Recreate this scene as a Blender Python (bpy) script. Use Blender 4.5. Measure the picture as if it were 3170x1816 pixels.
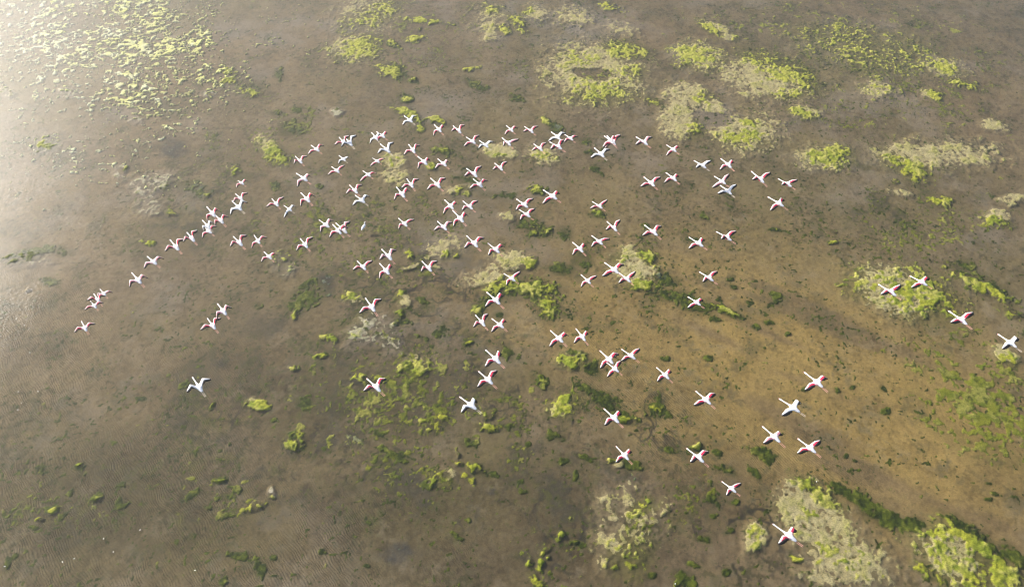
import bpy, math, random
import numpy as np
from mathutils import Vector, Matrix

R = math.radians
scene = bpy.context.scene
for o in list(bpy.data.objects):
    bpy.data.objects.remove(o, do_unlink=True)

# ---------------------------------------------------------------- camera
W, H, F = 3170.0, 1816.0, 2113.0          # photograph size and focal length, in its pixels
CAM_H, PITCH = 55.0, R(53.0)              # drone height above the water, look-down angle
cam = bpy.data.cameras.new('camera')
cam.sensor_width = 36.0
cam.lens = 36.0 * F / W
cam.clip_start = 0.5
cam.clip_end = 4000.0
cam_o = bpy.data.objects.new('camera', cam)
cam_o.location = (0, 0, CAM_H)
cam_o.rotation_euler = (math.pi / 2 - PITCH, 0, 0)
scene.collection.objects.link(cam_o)
scene.camera = cam_o

# ---------------------------------------------------------------- light
SUN_EL, SUN_AZ = R(26.0), R(-57.0)        # azimuth measured from +Y towards +X
world = bpy.data.worlds.new('World')
scene.world = world
world.use_nodes = True
wn = world.node_tree.nodes
wl = world.node_tree.links
for n in list(wn):
    wn.remove(n)
sky = wn.new('ShaderNodeTexSky')
sky.sky_type = 'NISHITA'
sky.sun_disc = False
sky.sun_elevation = SUN_EL
sky.sun_rotation = SUN_AZ
sky.dust_density = 2.5
bg = wn.new('ShaderNodeBackground')
bg.inputs['Strength'].default_value = 0.13
wo = wn.new('ShaderNodeOutputWorld')
wl.new(sky.outputs[0], bg.inputs[0])
wl.new(bg.outputs[0], wo.inputs[0])

sun = bpy.data.lights.new('sun', 'SUN')
sun.energy = 5.0
sun.angle = R(3.0)
sun.color = (1.0, 0.95, 0.86)
sun_o = bpy.data.objects.new('sun', sun)
sdir = Vector((math.sin(SUN_AZ) * math.cos(SUN_EL), math.cos(SUN_AZ) * math.cos(SUN_EL), math.sin(SUN_EL)))
sun_o.rotation_euler = sdir.to_track_quat('Z', 'Y').to_euler()
sun_o.location = sdir * 300
scene.collection.objects.link(sun_o)

vs = scene.view_settings
vs.view_transform = 'Standard'
vs.look = 'None'
vs.exposure = 0.84
vs.gamma = 1.0
scene.cycles.filter_width = 1.15
scene.cycles.max_bounces = 6
scene.cycles.diffuse_bounces = 2
scene.cycles.glossy_bounces = 2
scene.cycles.transmission_bounces = 2
scene.cycles.transparent_max_bounces = 8
scene.cycles.volume_bounces = 0

# ---------------------------------------------------------------- helpers
C = scene.collection.objects
def tag(o, label=None, cat=None, group=None, kind=None):
    if label: o['label'] = label
    if cat: o['category'] = cat
    if group: o['group'] = group
    if kind: o['kind'] = kind

def ray(u, v):
    """direction in world space of the ray through photograph pixel (u, v)"""
    s, t = (u - W / 2) / F, (v - H / 2) / F
    d = Vector((s, math.cos(PITCH) - t * math.sin(PITCH), -math.sin(PITCH) - t * math.cos(PITCH)))
    return d.normalized()

def at(u, v, z):
    d = ray(u, v)
    return Vector((0, 0, CAM_H)) + d * ((z - CAM_H) / d.z)

def mesh_obj(name, verts, faces, mats, parent=None, smooth=True, midx=None):
    me = bpy.data.meshes.new(name)
    me.from_pydata(verts, [], faces)
    for m in mats: me.materials.append(m)
    if midx: me.polygons.foreach_set('material_index', midx)
    me.polygons.foreach_set('use_smooth', [smooth] * len(faces))
    me.update()
    o = bpy.data.objects.new(name, me)
    if parent: o.parent = parent
    C.link(o)
    return o

def fast_mesh(name, co, quads, mat, attrs):
    me = bpy.data.meshes.new(name)
    n, f = len(co), len(quads)
    me.vertices.add(n)
    me.vertices.foreach_set('co', co.astype(np.float32).ravel())
    me.loops.add(f * 4)
    me.loops.foreach_set('vertex_index', quads.astype(np.int32).ravel())
    me.polygons.add(f)
    me.polygons.foreach_set('loop_start', np.arange(0, f * 4, 4, dtype=np.int32))
    me.polygons.foreach_set('use_smooth', np.ones(f, dtype=bool))
    me.update(calc_edges=True)
    for k, a in attrs.items():
        if a.ndim == 2:
            at_ = me.attributes.new(k, 'FLOAT_COLOR', 'POINT')
            c4 = np.ones((n, 4), np.float32); c4[:, :3] = a
            at_.data.foreach_set('color', c4.ravel())
        else:
            at_ = me.attributes.new(k, 'FLOAT', 'POINT')
            at_.data.foreach_set('value', a.astype(np.float32))
    me.materials.append(mat)
    o = bpy.data.objects.new(name, me)
    C.link(o)
    return o

# noise on numpy arrays
def vnoise(x, y, scale, seed):
    rs = np.random.RandomState(seed)
    tab = rs.rand(256, 256).astype(np.float32) * 2 - 1
    a = rs.rand() * 6.283
    ca, sa = math.cos(a) / scale, math.sin(a) / scale
    X = (x * ca - y * sa + 37.1).astype(np.float32)
    Y = (x * sa + y * ca + 91.7).astype(np.float32)
    xi, yi = np.floor(X).astype(np.int32), np.floor(Y).astype(np.int32)
    fx, fy = X - xi, Y - yi
    fx = fx * fx * (3 - 2 * fx); fy = fy * fy * (3 - 2 * fy)
    x0, x1, y0, y1 = xi & 255, (xi + 1) & 255, yi & 255, (yi + 1) & 255
    return ((tab[x0, y0] * (1 - fx) + tab[x1, y0] * fx) * (1 - fy)
            + (tab[x0, y1] * (1 - fx) + tab[x1, y1] * fx) * fy)

def fbm(x, y, scale, seed, octv=3, gain=0.5):
    s, a, tot = 0, 1.0, 0
    for k in range(octv):
        s = s + a * vnoise(x, y, scale / 2 ** k, seed * 17 + k); tot += a; a *= gain
    return s / tot * 1.3

def sstep(a, b, x):
    t = np.clip((x - a) / (b - a), 0, 1)
    return t * t * (3 - 2 * t)

# ---------------------------------------------------------------- materials
def nodes(name):
    m = bpy.data.materials.new(name)
    m.use_nodes = True
    nt = m.node_tree
    for n in list(nt.nodes): nt.nodes.remove(n)
    out = nt.nodes.new('ShaderNodeOutputMaterial')
    return m, nt, out

def N(nt, t, **kw):
    n = nt.nodes.new(t)
    for k, v in kw.items():
        if k in n.inputs: n.inputs[k].default_value = v
        else: setattr(n, k, v)
    return n

def attr_mat(name, rough, scale, amp, bump, dist, ripple=False, spec=0.25, trans=0.0):
    """albedo from the mesh's own colour attribute, broken up by fine noise, with a fine bump"""
    m, nt, out = nodes(name)
    L = nt.links
    bs = N(nt, 'ShaderNodeBsdfPrincipled', Roughness=rough)
    bs.inputs['Specular IOR Level'].default_value = spec
    ca = N(nt, 'ShaderNodeAttribute', attribute_name='col')
    tc = N(nt, 'ShaderNodeTexCoord')
    mp = N(nt, 'ShaderNodeMapping')
    mp.inputs['Rotation'].default_value = (0, 0, 0.5)
    mp.inputs['Scale'].default_value = (1, 1.7, 1)
    L.new(tc.outputs['Object'], mp.inputs[0])
    n1 = N(nt, 'ShaderNodeTexNoise', Scale=scale, Detail=5.0, Roughness=0.65)
    L.new(mp.outputs[0], n1.inputs[0])
    mr = N(nt, 'ShaderNodeMapRange')
    mr.inputs[1].default_value = 0.25; mr.inputs[2].default_value = 0.75
    mr.inputs[3].default_value = 1 - amp; mr.inputs[4].default_value = 1 + amp
    L.new(n1.outputs[0], mr.inputs[0])
    mx = N(nt, 'ShaderNodeVectorMath', operation='SCALE')
    L.new(ca.outputs['Color'], mx.inputs[0]); L.new(mr.outputs[0], mx.inputs['Scale'])
    L.new(mx.outputs[0], bs.inputs['Base Color'])
    bp = N(nt, 'ShaderNodeBump', Strength=bump, Distance=dist)
    h = n1.outputs[0]
    if ripple:
        ra = N(nt, 'ShaderNodeAttribute', attribute_name='ripple')
        wv = N(nt, 'ShaderNodeTexWave', wave_type='BANDS', bands_direction='DIAGONAL', wave_profile='SIN')
        wv.inputs['Scale'].default_value = 2.3
        wv.inputs['Distortion'].default_value = 16.0
        wv.inputs['Detail'].default_value = 2.0
        wv.inputs['Detail Scale'].default_value = 0.22
        L.new(tc.outputs['Object'], wv.inputs[0])
        mu = N(nt, 'ShaderNodeMath', operation='MULTIPLY')
        L.new(wv.outputs['Fac'], mu.inputs[0]); L.new(ra.outputs['Fac'], mu.inputs[1])
        ad = N(nt, 'ShaderNodeMath', operation='MULTIPLY_ADD')
        ad.inputs[1].default_value = 0.25
        L.new(n1.outputs[0], ad.inputs[0]); L.new(mu.outputs[0], ad.inputs[2])
        h = ad.outputs[0]
    L.new(h, bp.inputs['Height'])
    L.new(bp.outputs[0], bs.inputs['Normal'])
    L.new(bs.outputs[0], out.inputs[0])
    return m

M_BED = attr_mat('lagoon_mud', 0.85, 6.0, 0.24, 0.8, 0.032, ripple=True, spec=0.1)
M_ALGAE = attr_mat('algae', 0.8, 7.0, 0.50, 0.55, 0.04, spec=0.12)

def water_mat():
    m, nt, out = nodes('shallow_water')
    L = nt.links
    tc = N(nt, 'ShaderNodeTexCoord')
    mp = N(nt, 'ShaderNodeMapping')
    mp.inputs['Rotation'].default_value = (0, 0, R(20))
    mp.inputs['Scale'].default_value = (1.0, 2.0, 1.0)
    L.new(tc.outputs['Object'], mp.inputs[0])
    n1 = N(nt, 'ShaderNodeTexNoise', Scale=2.6, Detail=2.0, Roughness=0.5, Distortion=0.6)
    L.new(mp.outputs[0], n1.inputs[0])
    n2 = N(nt, 'ShaderNodeTexNoise', Scale=0.12, Detail=2.0)
    L.new(tc.outputs['Object'], n2.inputs[0])
    mr = N(nt, 'ShaderNodeMapRange')
    mr.inputs[1].default_value = 0.4; mr.inputs[2].default_value = 0.65
    mr.inputs[3].default_value = 0.25; mr.inputs[4].default_value = 1.0
    L.new(n2.outputs[0], mr.inputs[0])
    mu = N(nt, 'ShaderNodeMath', operation='MULTIPLY')
    L.new(n1.outputs[0], mu.inputs[0]); L.new(mr.outputs[0], mu.inputs[1])
    bp = N(nt, 'ShaderNodeBump', Strength=0.7, Distance=0.045)
    L.new(mu.outputs[0], bp.inputs['Height'])
    tr = N(nt, 'ShaderNodeBsdfTransparent')
    tr.inputs[0].default_value = (0.93, 0.92, 0.89, 1)
    gl = N(nt, 'ShaderNodeBsdfGlossy', distribution='BECKMANN')
    # the breeze ruffles the far left of the lagoon; towards the right and near side it lies calm
    dst = N(nt, 'ShaderNodeVectorMath', operation='DISTANCE')
    dst.inputs[1].default_value = (-92.0, 112.0, 0.0)
    L.new(tc.outputs['Object'], dst.inputs[0])
    n3 = N(nt, 'ShaderNodeTexNoise', Scale=0.07, Detail=4.0, Roughness=0.6)
    L.new(tc.outputs['Object'], n3.inputs[0])
    ds = N(nt, 'ShaderNodeMath', operation='MULTIPLY_ADD'); ds.inputs[1].default_value = 34.0
    L.new(n3.outputs[0], ds.inputs[0]); L.new(dst.outputs['Value'], ds.inputs[2])
    rg_ = N(nt, 'ShaderNodeMapRange', interpolation_type='SMOOTHSTEP')
    rg_.inputs[1].default_value = 36.0; rg_.inputs[2].default_value = 130.0
    rg_.inputs[3].default_value = 0.58; rg_.inputs[4].default_value = 0.20
    L.new(ds.outputs[0], rg_.inputs[0]); L.new(rg_.outputs[0], gl.inputs['Roughness'])
    L.new(bp.outputs[0], gl.inputs['Normal'])
    # Fresnel reflection of water by Schlick's formula, the same from above and below
    lw = N(nt, 'ShaderNodeLayerWeight', Blend=0.5)
    L.new(bp.outputs[0], lw.inputs['Normal'])
    pw = N(nt, 'ShaderNodeMath', operation='POWER'); pw.inputs[1].default_value = 5.0
    L.new(lw.outputs['Facing'], pw.inputs[0])
    fr = N(nt, 'ShaderNodeMath', operation='MULTIPLY_ADD')
    fr.inputs[1].default_value = 0.98; fr.inputs[2].default_value = 0.02
    L.new(pw.outputs[0], fr.inputs[0])
    mx = N(nt, 'ShaderNodeMixShader')
    L.new(fr.outputs[0], mx.inputs[0]); L.new(tr.outputs[0], mx.inputs[1]); L.new(gl.outputs[0], mx.inputs[2])
    L.new(mx.outputs[0], out.inputs[0])
    return m
M_WATER = water_mat()

def plain(name, col, rough=0.6, var=0.08, scale=18.0, sss=0.0):
    m, nt, out = nodes(name)
    L = nt.links
    bs = N(nt, 'ShaderNodeBsdfPrincipled', Roughness=rough)
    bs.inputs['Specular IOR Level'].default_value = 0.2
    tc = N(nt, 'ShaderNodeTexCoord')
    nz = N(nt, 'ShaderNodeTexNoise', Scale=scale, Detail=3.0)
    L.new(tc.outputs['Object'], nz.inputs[0])
    mr = N(nt, 'ShaderNodeMapRange')
    mr.inputs[3].default_value = 1 - var; mr.inputs[4].default_value = 1 + var
    L.new(nz.outputs[0], mr.inputs[0])
    mx = N(nt, 'ShaderNodeVectorMath', operation='SCALE')
    mx.inputs[0].default_value = col
    L.new(mr.outputs[0], mx.inputs['Scale'])
    L.new(mx.outputs[0], bs.inputs['Base Color'])
    L.new(bs.outputs[0], out.inputs[0])
    return m

M_WHITE = plain('white_plumage', (0.92, 0.89, 0.88), var=0.04)
M_PINK = plain('pink_plumage', (0.82, 0.50, 0.50))
M_RED = plain('crimson_coverts', (0.82, 0.060, 0.12), var=0.15)
M_ROSE = plain('rose_coverts', (0.80, 0.30, 0.34), var=0.2)
M_BLACK = plain('black_flight_feathers', (0.014, 0.013, 0.015), var=0.3)
M_LEG = plain('pink_leg_skin', (0.70, 0.36, 0.29), var=0.1)
M_LEGP = plain('pale_leg_skin', (0.62, 0.52, 0.42), var=0.1)
M_BILL = plain('pink_bill', (0.70, 0.33, 0.33))
M_BILLT = plain('black_bill_tip', (0.02, 0.02, 0.02))
M_FLECK = plain('fleck_white', (0.85, 0.85, 0.82))

# ---------------------------------------------------------------- lagoon layout
# type (p pale bleached mat, g bright green, d dark green, o olive, s grey silt, w whitish, h hole),
# centre, radii and turn in photograph pixels, strength, mat number (0 = scattered)
BLOBS = '''p 1840 225 165 108 5 1 1
g 1793 184 55 24 0 .9 1
g 1931 155 66 28 5 1 1
g 1856 285 100 36 0 1 1
g 1944 222 46 28 0 .8 1
h 1835 228 66 22 5 1.3 0
p 2165 172 92 50 8 1 2
g 2160 172 78 40 5 1.2 2
p 2375 240 165 70 10 1 3
g 2412 218 118 40 24 1.2 3
g 2490 250 40 40 40 .9 3
g 2440 290 60 14 0 .7 3
p 2125 300 75 48 10 1 4
g 2170 308 40 22 0 1 4
p 2095 375 62 62 0 1 4
g 2150 400 26 26 0 .7 4
p 2215 338 70 22 38 1 4
h 2225 371 44 24 0 1.2 0
p 2310 412 112 66 0 1 5
g 2303 428 72 32 0 1.2 5
g 2325 378 46 16 15 1 5
p 2540 488 98 42 0 1 6
g 2555 484 80 33 -3 1.4 6
o 2665 508 44 14 10 1 0
p 2795 482 95 44 5 1 7
p 2920 478 200 50 0 .8 7
g 2805 510 84 30 25 1.3 7
p 2722 276 62 26 5 1 8
g 2720 274 54 14 3 .9 8
p 2680 150 210 70 10 .42 0
g 2690 150 200 60 10 .42 0
p 2918 207 80 30 12 .8 9
g 2915 205 62 20 18 1.2 9
g 2990 265 60 12 18 .9 0
p 2880 294 38 15 10 .8 10
g 2890 294 30 14 10 1.2 10
p 2490 348 50 22 8 .8 11
g 2480 350 48 15 18 1.3 11
p 2215 84 50 18 22 .9 12
g 2205 88 40 16 25 1.2 12
p 2255 114 30 11 10 1 0
g 2265 116 18 8 15 1 0
p 3080 388 44 20 5 1 13
p 1140 42 105 55 -5 .55 0
g 1150 48 90 30 -20 .6 0
p 1095 148 80 46 0 .85 14
g 1108 148 66 34 -10 1.05 14
p 1520 55 66 46 0 .6 0
g 1525 30 30 20 0 .6 0
p 1655 38 44 28 -10 .8 15
g 1632 34 26 12 -20 .8 15
p 1775 48 66 34 0 .75 0
p 1517 112 38 12 0 .9 0
p 1925 88 60 22 10 .7 0
g 1890 18 42 14 8 1.3 16
g 1303 62 56 10 10 1.2 17
g 1340 68 30 10 0 1.2 17
g 1610 74 42 16 38 1.1 0
g 1562 90 32 9 12 1.2 0
p 1520 80 46 24 0 .6 0
g 1286 114 24 11 0 1.2 0
g 1398 76 14 7 0 1.2 0
g 1302 88 10 7 0 1.1 0
d 1223 136 28 13 25 1.1 0
g 1223 132 20 8 25 .9 0
g 1200 214 40 24 20 1.1 18
d 1232 218 36 18 35 1.2 18
s 1205 203 14 9 0 .8 0
d 1284 243 17 12 -15 1.3 0
g 1284 240 12 7 -15 1 0
g 1454 212 26 10 5 1.2 0
d 1462 250 30 11 15 1.3 0
d 1496 266 17 10 5 1.3 0
d 1600 302 21 11 15 1.2 0
d 1253 302 26 13 15 1.3 0
g 1256 304 18 7 10 .9 0
o 1998 272 22 11 10 1 0
g 2030 310 28 9 18 1.1 0
g 1262 352 44 18 28 1.1 19
d 1270 358 38 18 28 1.1 19
g 1349 373 30 11 12 1.2 0
d 1346 376 30 10 12 1 0
d 1722 390 22 15 0 1.2 0
s 1722 388 14 10 0 1 0
g 1690 374 14 9 40 1.2 0
d 1374 466 36 13 10 1.4 20
g 1376 464 26 8 10 .8 20
p 1545 466 62 32 5 1 21
g 1545 478 36 12 0 .6 21
p 1682 474 62 32 15 .9 22
g 1690 484 40 14 0 .7 22
p 1215 500 42 28 0 1 23
g 1212 500 32 18 0 .7 23
p 1222 545 52 26 10 .8 0
g 1332 515 19 15 0 1.2 0
g 1300 398 16 12 0 1 0
d 1297 396 18 12 0 1 0
d 1818 464 15 9 0 1.4 0
d 1810 435 18 7 0 1.3 0
d 1842 522 18 12 30 1.4 0
d 1860 535 12 8 30 1.4 0
g 1659 582 27 13 12 .9 24
d 1661 584 30 16 12 1.5 24
d 1556 602 34 12 8 1.4 25
d 1440 555 40 14 15 1 0
o 1500 590 80 18 15 .9 0
d 1450 520 20 10 0 1.2 0
g 1430 590 14 12 0 1.1 0
g 1446 596 12 12 0 1.1 0
p 1420 585 46 12 -5 .7 0
p 834 455 30 46 -40 .9 26
g 850 475 52 26 32 1.2 26
s 815 455 26 14 35 .7 0
w 373 531 25 18 0 1 27
h 376 529 13 9 0 1.6 0
g 395 522 10 6 -30 1 0
w 419 373 28 15 5 .8 0
w 480 555 85 26 -8 .5 0
w 425 585 28 24 0 .6 0
w 462 620 44 44 0 .55 0
w 130 445 42 30 0 .95 28
g 130 440 36 22 0 .7 28
w 205 284 28 20 0 .75 0
w 645 289 26 12 0 .8 0
h 648 291 14 5 0 1 0
w 100 806 75 22 -5 .5 0
w 88 895 14 8 0 .9 0
w 19 288 27 18 10 1.1 29
s 22 290 20 12 10 .9 0
w 1043 345 22 13 10 1.1 30
s 1045 346 16 9 10 .9 0
d 867 226 18 16 0 1 0
g 775 278 42 16 5 1.1 0
d 775 270 46 22 0 .7 0
g 705 225 34 12 5 .9 0
g 708 248 24 9 -5 .9 0
d 855 347 26 12 0 1.1 0
g 858 346 18 8 0 .9 0
d 913 339 20 11 -10 1.2 0
o 900 395 50 32 0 1 0
d 905 392 34 24 0 .8 0
g 737 522 16 24 15 1.1 0
o 755 545 40 22 20 .8 0
s 540 455 66 50 20 1.3 0
s 603 590 62 30 15 1.1 0
d 603 588 60 24 15 .6 0
g 640 600 12 9 0 1.1 0
d 989 574 17 9 0 1.3 0
d 855 570 20 16 10 1.1 0
g 519 659 20 10 0 1.1 0
g 461 746 22 11 0 1.3 31
d 180 772 42 18 10 1 0
s 190 772 56 24 10 .6 0
d 85 792 70 20 -10 .7 0
d 155 873 28 12 0 1.1 0
w 872 812 46 42 0 .62 0
g 870 800 40 34 0 .5 0
d 935 925 66 32 -25 .9 32
s 965 890 84 48 -22 1.5 0
d 950 880 40 14 -30 .9 32
d 790 945 14 12 40 1.1 0
g 907 972 9 16 10 1 0
s 640 1160 90 44 -15 1.6 0
d 570 1180 22 14 -10 .9 0
g 989 1106 18 9 -10 1.2 0
g 1014 1049 40 12 10 .7 0
g 910 1135 20 12 0 .7 0
p 1378 766 62 40 -15 .8 33
g 1395 785 34 15 0 .8 33
p 1585 795 72 28 8 .75 34
p 1492 858 82 28 -8 .9 34
p 1545 822 50 16 -8 .5 34
p 1272 822 30 8 -15 .7 0
p 1358 818 26 7 5 1.1 0
g 1265 785 15 14 0 1 0
p 1253 926 32 18 0 .9 35
g 1243 918 24 14 -20 1 35
g 1085 915 34 16 0 .9 0
p 1095 925 40 18 0 .6 0
d 1307 932 14 10 10 1.4 0
g 1545 892 70 24 -18 .85 36
d 1555 900 80 32 -18 1.1 36
g 1660 885 80 24 12 .7 36
d 1650 892 90 36 12 1.1 36
g 1700 938 26 40 12 .8 36
d 1698 945 30 44 12 1 36
g 1646 812 22 18 0 1.2 0
d 1665 705 46 22 30 1.2 37
g 1670 706 34 14 30 .8 37
d 1748 722 24 22 30 1.2 37
s 1740 700 16 12 0 .8 0
d 1625 690 22 15 0 1.1 0
p 1575 668 32 16 -10 .75 0
o 1740 830 60 26 10 1.1 0
d 1730 828 40 16 5 .9 0
o 1798 800 50 32 0 1 0
d 1815 818 18 14 0 1.2 0
o 1855 756 26 14 20 1 0
d 1475 958 24 27 -10 1.2 0
g 1470 965 16 14 -10 .9 0
d 1538 963 15 12 0 1.3 0
d 1845 660 28 15 10 1.2 38
g 1842 656 22 10 10 1 38
p 1965 825 76 58 15 .95 39
g 2012 798 34 24 35 1.3 39
g 1985 875 44 18 0 1.1 39
g 1930 800 30 20 0 .6 39
d 2075 865 42 18 18 1.3 0
s 2052 852 16 10 0 .9 0
d 2070 915 66 20 22 1.25 40
d 2140 938 60 28 18 1.2 40
o 2110 930 80 30 20 .9 40
d 2248 957 56 17 24 1.5 41
g 2246 955 46 11 24 1.1 41
d 2202 982 20 10 5 1.4 0
g 1445 1062 20 12 5 1.1 42
d 1446 1063 24 15 5 1.4 42
d 1240 972 36 20 42 1.1 43
g 1236 966 26 13 42 .9 43
d 1362 1022 20 22 30 1.3 0
d 1315 1043 22 9 25 1.4 0
w 1160 1020 100 50 -20 .5 44
w 1215 1080 58 32 10 .5 44
w 1100 1040 30 24 0 .55 44
g 1082 1040 18 9 0 .5 0
g 1280 1150 52 36 0 .75 0
p 1285 1130 46 40 0 .45 0
p 1770 1112 50 34 0 .8 45
g 1775 1115 48 28 15 1.4 45
d 1832 1142 36 20 40 1.5 45
d 1790 1088 26 12 30 1.2 0
d 1575 1085 20 28 -40 1.2 0
d 1676 1178 30 20 45 1.1 0
g 1672 1172 20 10 45 .7 0
g 1120 1160 46 22 0 .75 0
g 1180 1175 16 16 0 .6 0
p 2785 900 150 84 18 1.05 46
g 2840 905 130 70 15 1.05 46
g 2720 880 90 50 10 .5 46
g 2830 860 40 14 0 .9 46
g 3045 888 105 20 27 1.25 47
d 3050 880 112 24 27 .9 47
g 3140 965 42 16 20 1.1 0
p 3086 672 46 22 12 1 48
g 3092 688 42 16 18 1.2 48
p 3115 1098 48 30 20 1 49
g 3118 1112 38 18 20 .9 49
g 2905 616 36 14 12 1.1 0
p 3130 618 48 16 0 .9 0
d 2990 812 34 16 18 1 0
g 2583 712 14 6 10 1 0
g 2574 750 14 9 -20 1 0
d 2405 713 19 9 -5 1.3 0
g 2405 711 14 6 -5 .8 0
d 2181 670 17 8 0 1.4 0
s 3092 803 18 8 10 1 0
p 2790 595 36 14 10 .7 0
g 2780 560 12 8 30 .9 0
p 795 1232 18 14 0 .8 50
g 806 1246 34 20 8 1.5 50
d 943 1252 24 20 10 1.1 0
o 943 1252 30 24 10 .9 0
d 900 1345 18 18 0 1.2 51
g 915 1358 34 24 10 .7 51
d 925 1372 40 20 15 .9 51
d 240 1438 20 13 -20 1.4 0
g 238 1434 10 6 0 .9 0
d 252 1460 12 8 -30 1.4 0
d 185 1413 11 9 0 1.4 0
d 125 1453 17 14 0 1.4 0
d 308 1536 23 13 -30 1.6 52
g 306 1540 14 8 -30 .9 52
d 368 1564 12 22 15 1.7 53
d 377 1502 19 12 0 1.5 0
d 222 1516 11 19 20 1.4 0
d 152 1572 24 14 -20 1.2 54
g 156 1578 15 10 -30 1.6 54
g 117 1604 13 8 -10 1.4 0
d 190 1597 20 9 -35 1.5 0
d 25 1738 14 22 35 1.4 0
d 50 1720 10 9 0 1.4 0
d 100 1635 24 7 8 1.3 0
d 590 1522 38 13 -20 1.1 55
d 677 1488 22 14 20 1.5 55
g 677 1490 16 9 10 1.1 55
d 716 1515 22 9 18 1.7 55
d 649 1573 12 10 0 1.5 0
d 700 1592 24 11 -10 1.3 0
d 692 1535 20 12 -10 .9 0
d 741 1715 36 13 5 1.8 56
o 741 1706 40 10 5 .9 56
d 800 1755 15 32 -8 1.6 57
d 828 1720 10 10 0 1.5 0
d 846 1785 20 9 20 1.5 0
d 690 1796 20 9 -25 1.5 0
g 783 1568 32 13 -15 .8 0
w 833 1525 18 16 0 .7 0
g 832 1538 12 8 0 .9 0
s 700 1370 70 34 -20 1 0
s 782 1366 12 10 0 1.1 0
s 890 1560 60 50 0 1.1 0
s 900 1610 90 34 -15 .8 0
s 790 1310 30 14 -10 .9 0
d 1005 1708 13 10 0 1.4 0
d 845 1296 10 8 0 1.4 0
d 648 1253 14 10 -40 1.3 0
g 650 1252 9 6 -40 .9 0
o 645 1298 20 14 0 1 0
d 425 1230 14 9 10 1.3 0
d 210 1227 10 9 0 1.4 0
p 1945 1640 105 125 10 .47 58
p 1880 1560 60 40 35 .44 58
p 2010 1580 60 36 -25 .44 58
g 1985 1575 46 24 -25 .72 58
g 1960 1720 60 70 0 .42 58
p 1738 1250 54 34 -15 .85 59
g 1745 1246 54 32 -15 1.1 59
d 1865 1232 90 24 30 1.35 60
d 1935 1285 42 24 15 1.35 60
o 1890 1255 80 34 28 .9 60
g 1945 1300 28 10 -10 .9 60
d 2026 1266 30 26 30 1.5 61
d 2030 1238 9 18 0 1.3 61
d 2060 1274 20 8 30 1.3 61
g 2022 1262 18 12 0 .7 61
d 2078 1384 28 13 18 1.5 0
d 1955 1440 36 16 10 1.1 62
p 1918 1438 16 12 0 .9 62
g 1905 1420 14 9 0 .8 62
g 1480 1440 44 16 22 1.2 63
d 1482 1443 48 20 22 1.1 63
g 1455 1465 26 12 30 1 63
d 1528 1466 28 11 18 1.5 0
p 1368 1466 52 30 0 .55 64
g 1350 1468 48 24 25 .75 64
g 1375 1490 30 16 0 .8 64
d 1325 1495 26 10 10 1.2 0
d 1228 1408 40 12 22 1.3 0
d 1180 1385 16 12 0 1.2 0
d 1177 1340 24 14 30 1.1 0
g 1336 1315 46 26 15 .75 0
g 1370 1290 20 14 0 .9 0
g 1505 1316 38 14 10 1.15 65
d 1508 1318 40 16 10 1 65
g 1510 1278 22 16 -20 .9 0
d 1450 1360 26 16 15 1.2 0
d 1576 1318 18 13 -20 1.3 0
d 1714 1338 24 16 15 1.1 0
d 1628 1379 9 8 0 1.4 0
d 1748 1424 13 12 40 1.4 0
d 1820 1420 30 9 25 1.3 0
d 1782 1470 10 12 0 1.5 0
g 1412 1400 8 14 0 1 0
g 1420 1425 20 8 10 1 0
d 1617 1488 12 9 30 1.4 0
d 1627 1515 18 9 20 1.2 0
d 1408 1663 24 8 14 1.8 66
d 1458 1612 9 7 0 1.5 0
d 1143 1620 9 7 0 1.4 0
d 1793 1688 32 12 12 1.4 67
g 1785 1686 22 8 10 .8 67
g 1733 1655 12 22 -10 .8 0
g 1692 1690 12 20 30 .8 0
g 1700 1712 9 9 0 1 0
g 1648 1780 18 26 -30 .8 0
g 1665 1805 22 16 0 1 68
d 1665 1805 24 16 0 1 68
g 1640 1735 14 14 0 .7 0
g 1680 1742 10 18 20 .7 0
d 1132 1758 12 8 0 1.3 0
d 2020 1786 22 11 -20 1.5 0
d 2112 1800 26 30 10 1.3 0
s 1228 1712 70 40 0 2.2 0
s 1235 1695 36 16 20 1.3 0
s 1525 1517 20 13 30 2 0
s 1085 1345 50 24 10 .7 0
s 1470 1390 10 7 0 1.5 0
s 1950 1480 80 24 5 .9 0
s 2100 1510 40 20 0 .8 0
p 2480 1560 84 84 20 1 69
p 2560 1640 130 84 25 .95 69
p 2620 1720 170 84 28 1 69
p 2570 1780 110 36 10 .7 69
g 2530 1522 78 22 36 1.3 69
g 2505 1580 40 14 30 .7 69
g 2562 1695 42 18 0 .9 69
g 2620 1730 110 36 25 .55 69
g 2460 1722 20 8 5 1.2 0
s 2560 1770 90 22 -5 .6 0
d 2600 1510 46 14 25 1.2 0
d 2715 1578 125 24 29 1.6 70
d 2640 1545 50 18 40 1.4 70
d 2830 1618 48 26 10 1.5 70
o 2740 1605 120 26 25 1 70
p 2950 1720 130 95 35 .9 71
p 3060 1800 160 70 35 .6 71
g 2910 1645 60 24 -10 1.4 71
g 3020 1685 130 18 38 1.5 71
d 3030 1672 140 26 38 1.2 71
g 2940 1745 90 22 35 1.15 71
g 2870 1770 60 16 40 1 71
g 3030 1800 90 34 35 1.1 71
g 2960 1720 120 80 38 .85 71
g 3080 1770 120 50 38 .9 71
d 3130 1720 54 26 42 1.5 72
d 2965 1620 34 14 20 1.4 71
s 2950 1672 20 14 30 1 0
p 2332 1662 36 50 5 .95 73
g 2330 1650 22 24 0 .6 73
g 2335 1690 18 14 0 .8 73
d 2360 1402 50 16 22 1.8 74
d 2390 1420 22 16 0 1.7 74
d 2342 1464 28 13 50 1.6 0
d 2240 1457 36 14 25 1.1 0
d 2206 1537 26 16 25 1.3 0
d 2275 1545 18 10 20 1.1 0
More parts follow.
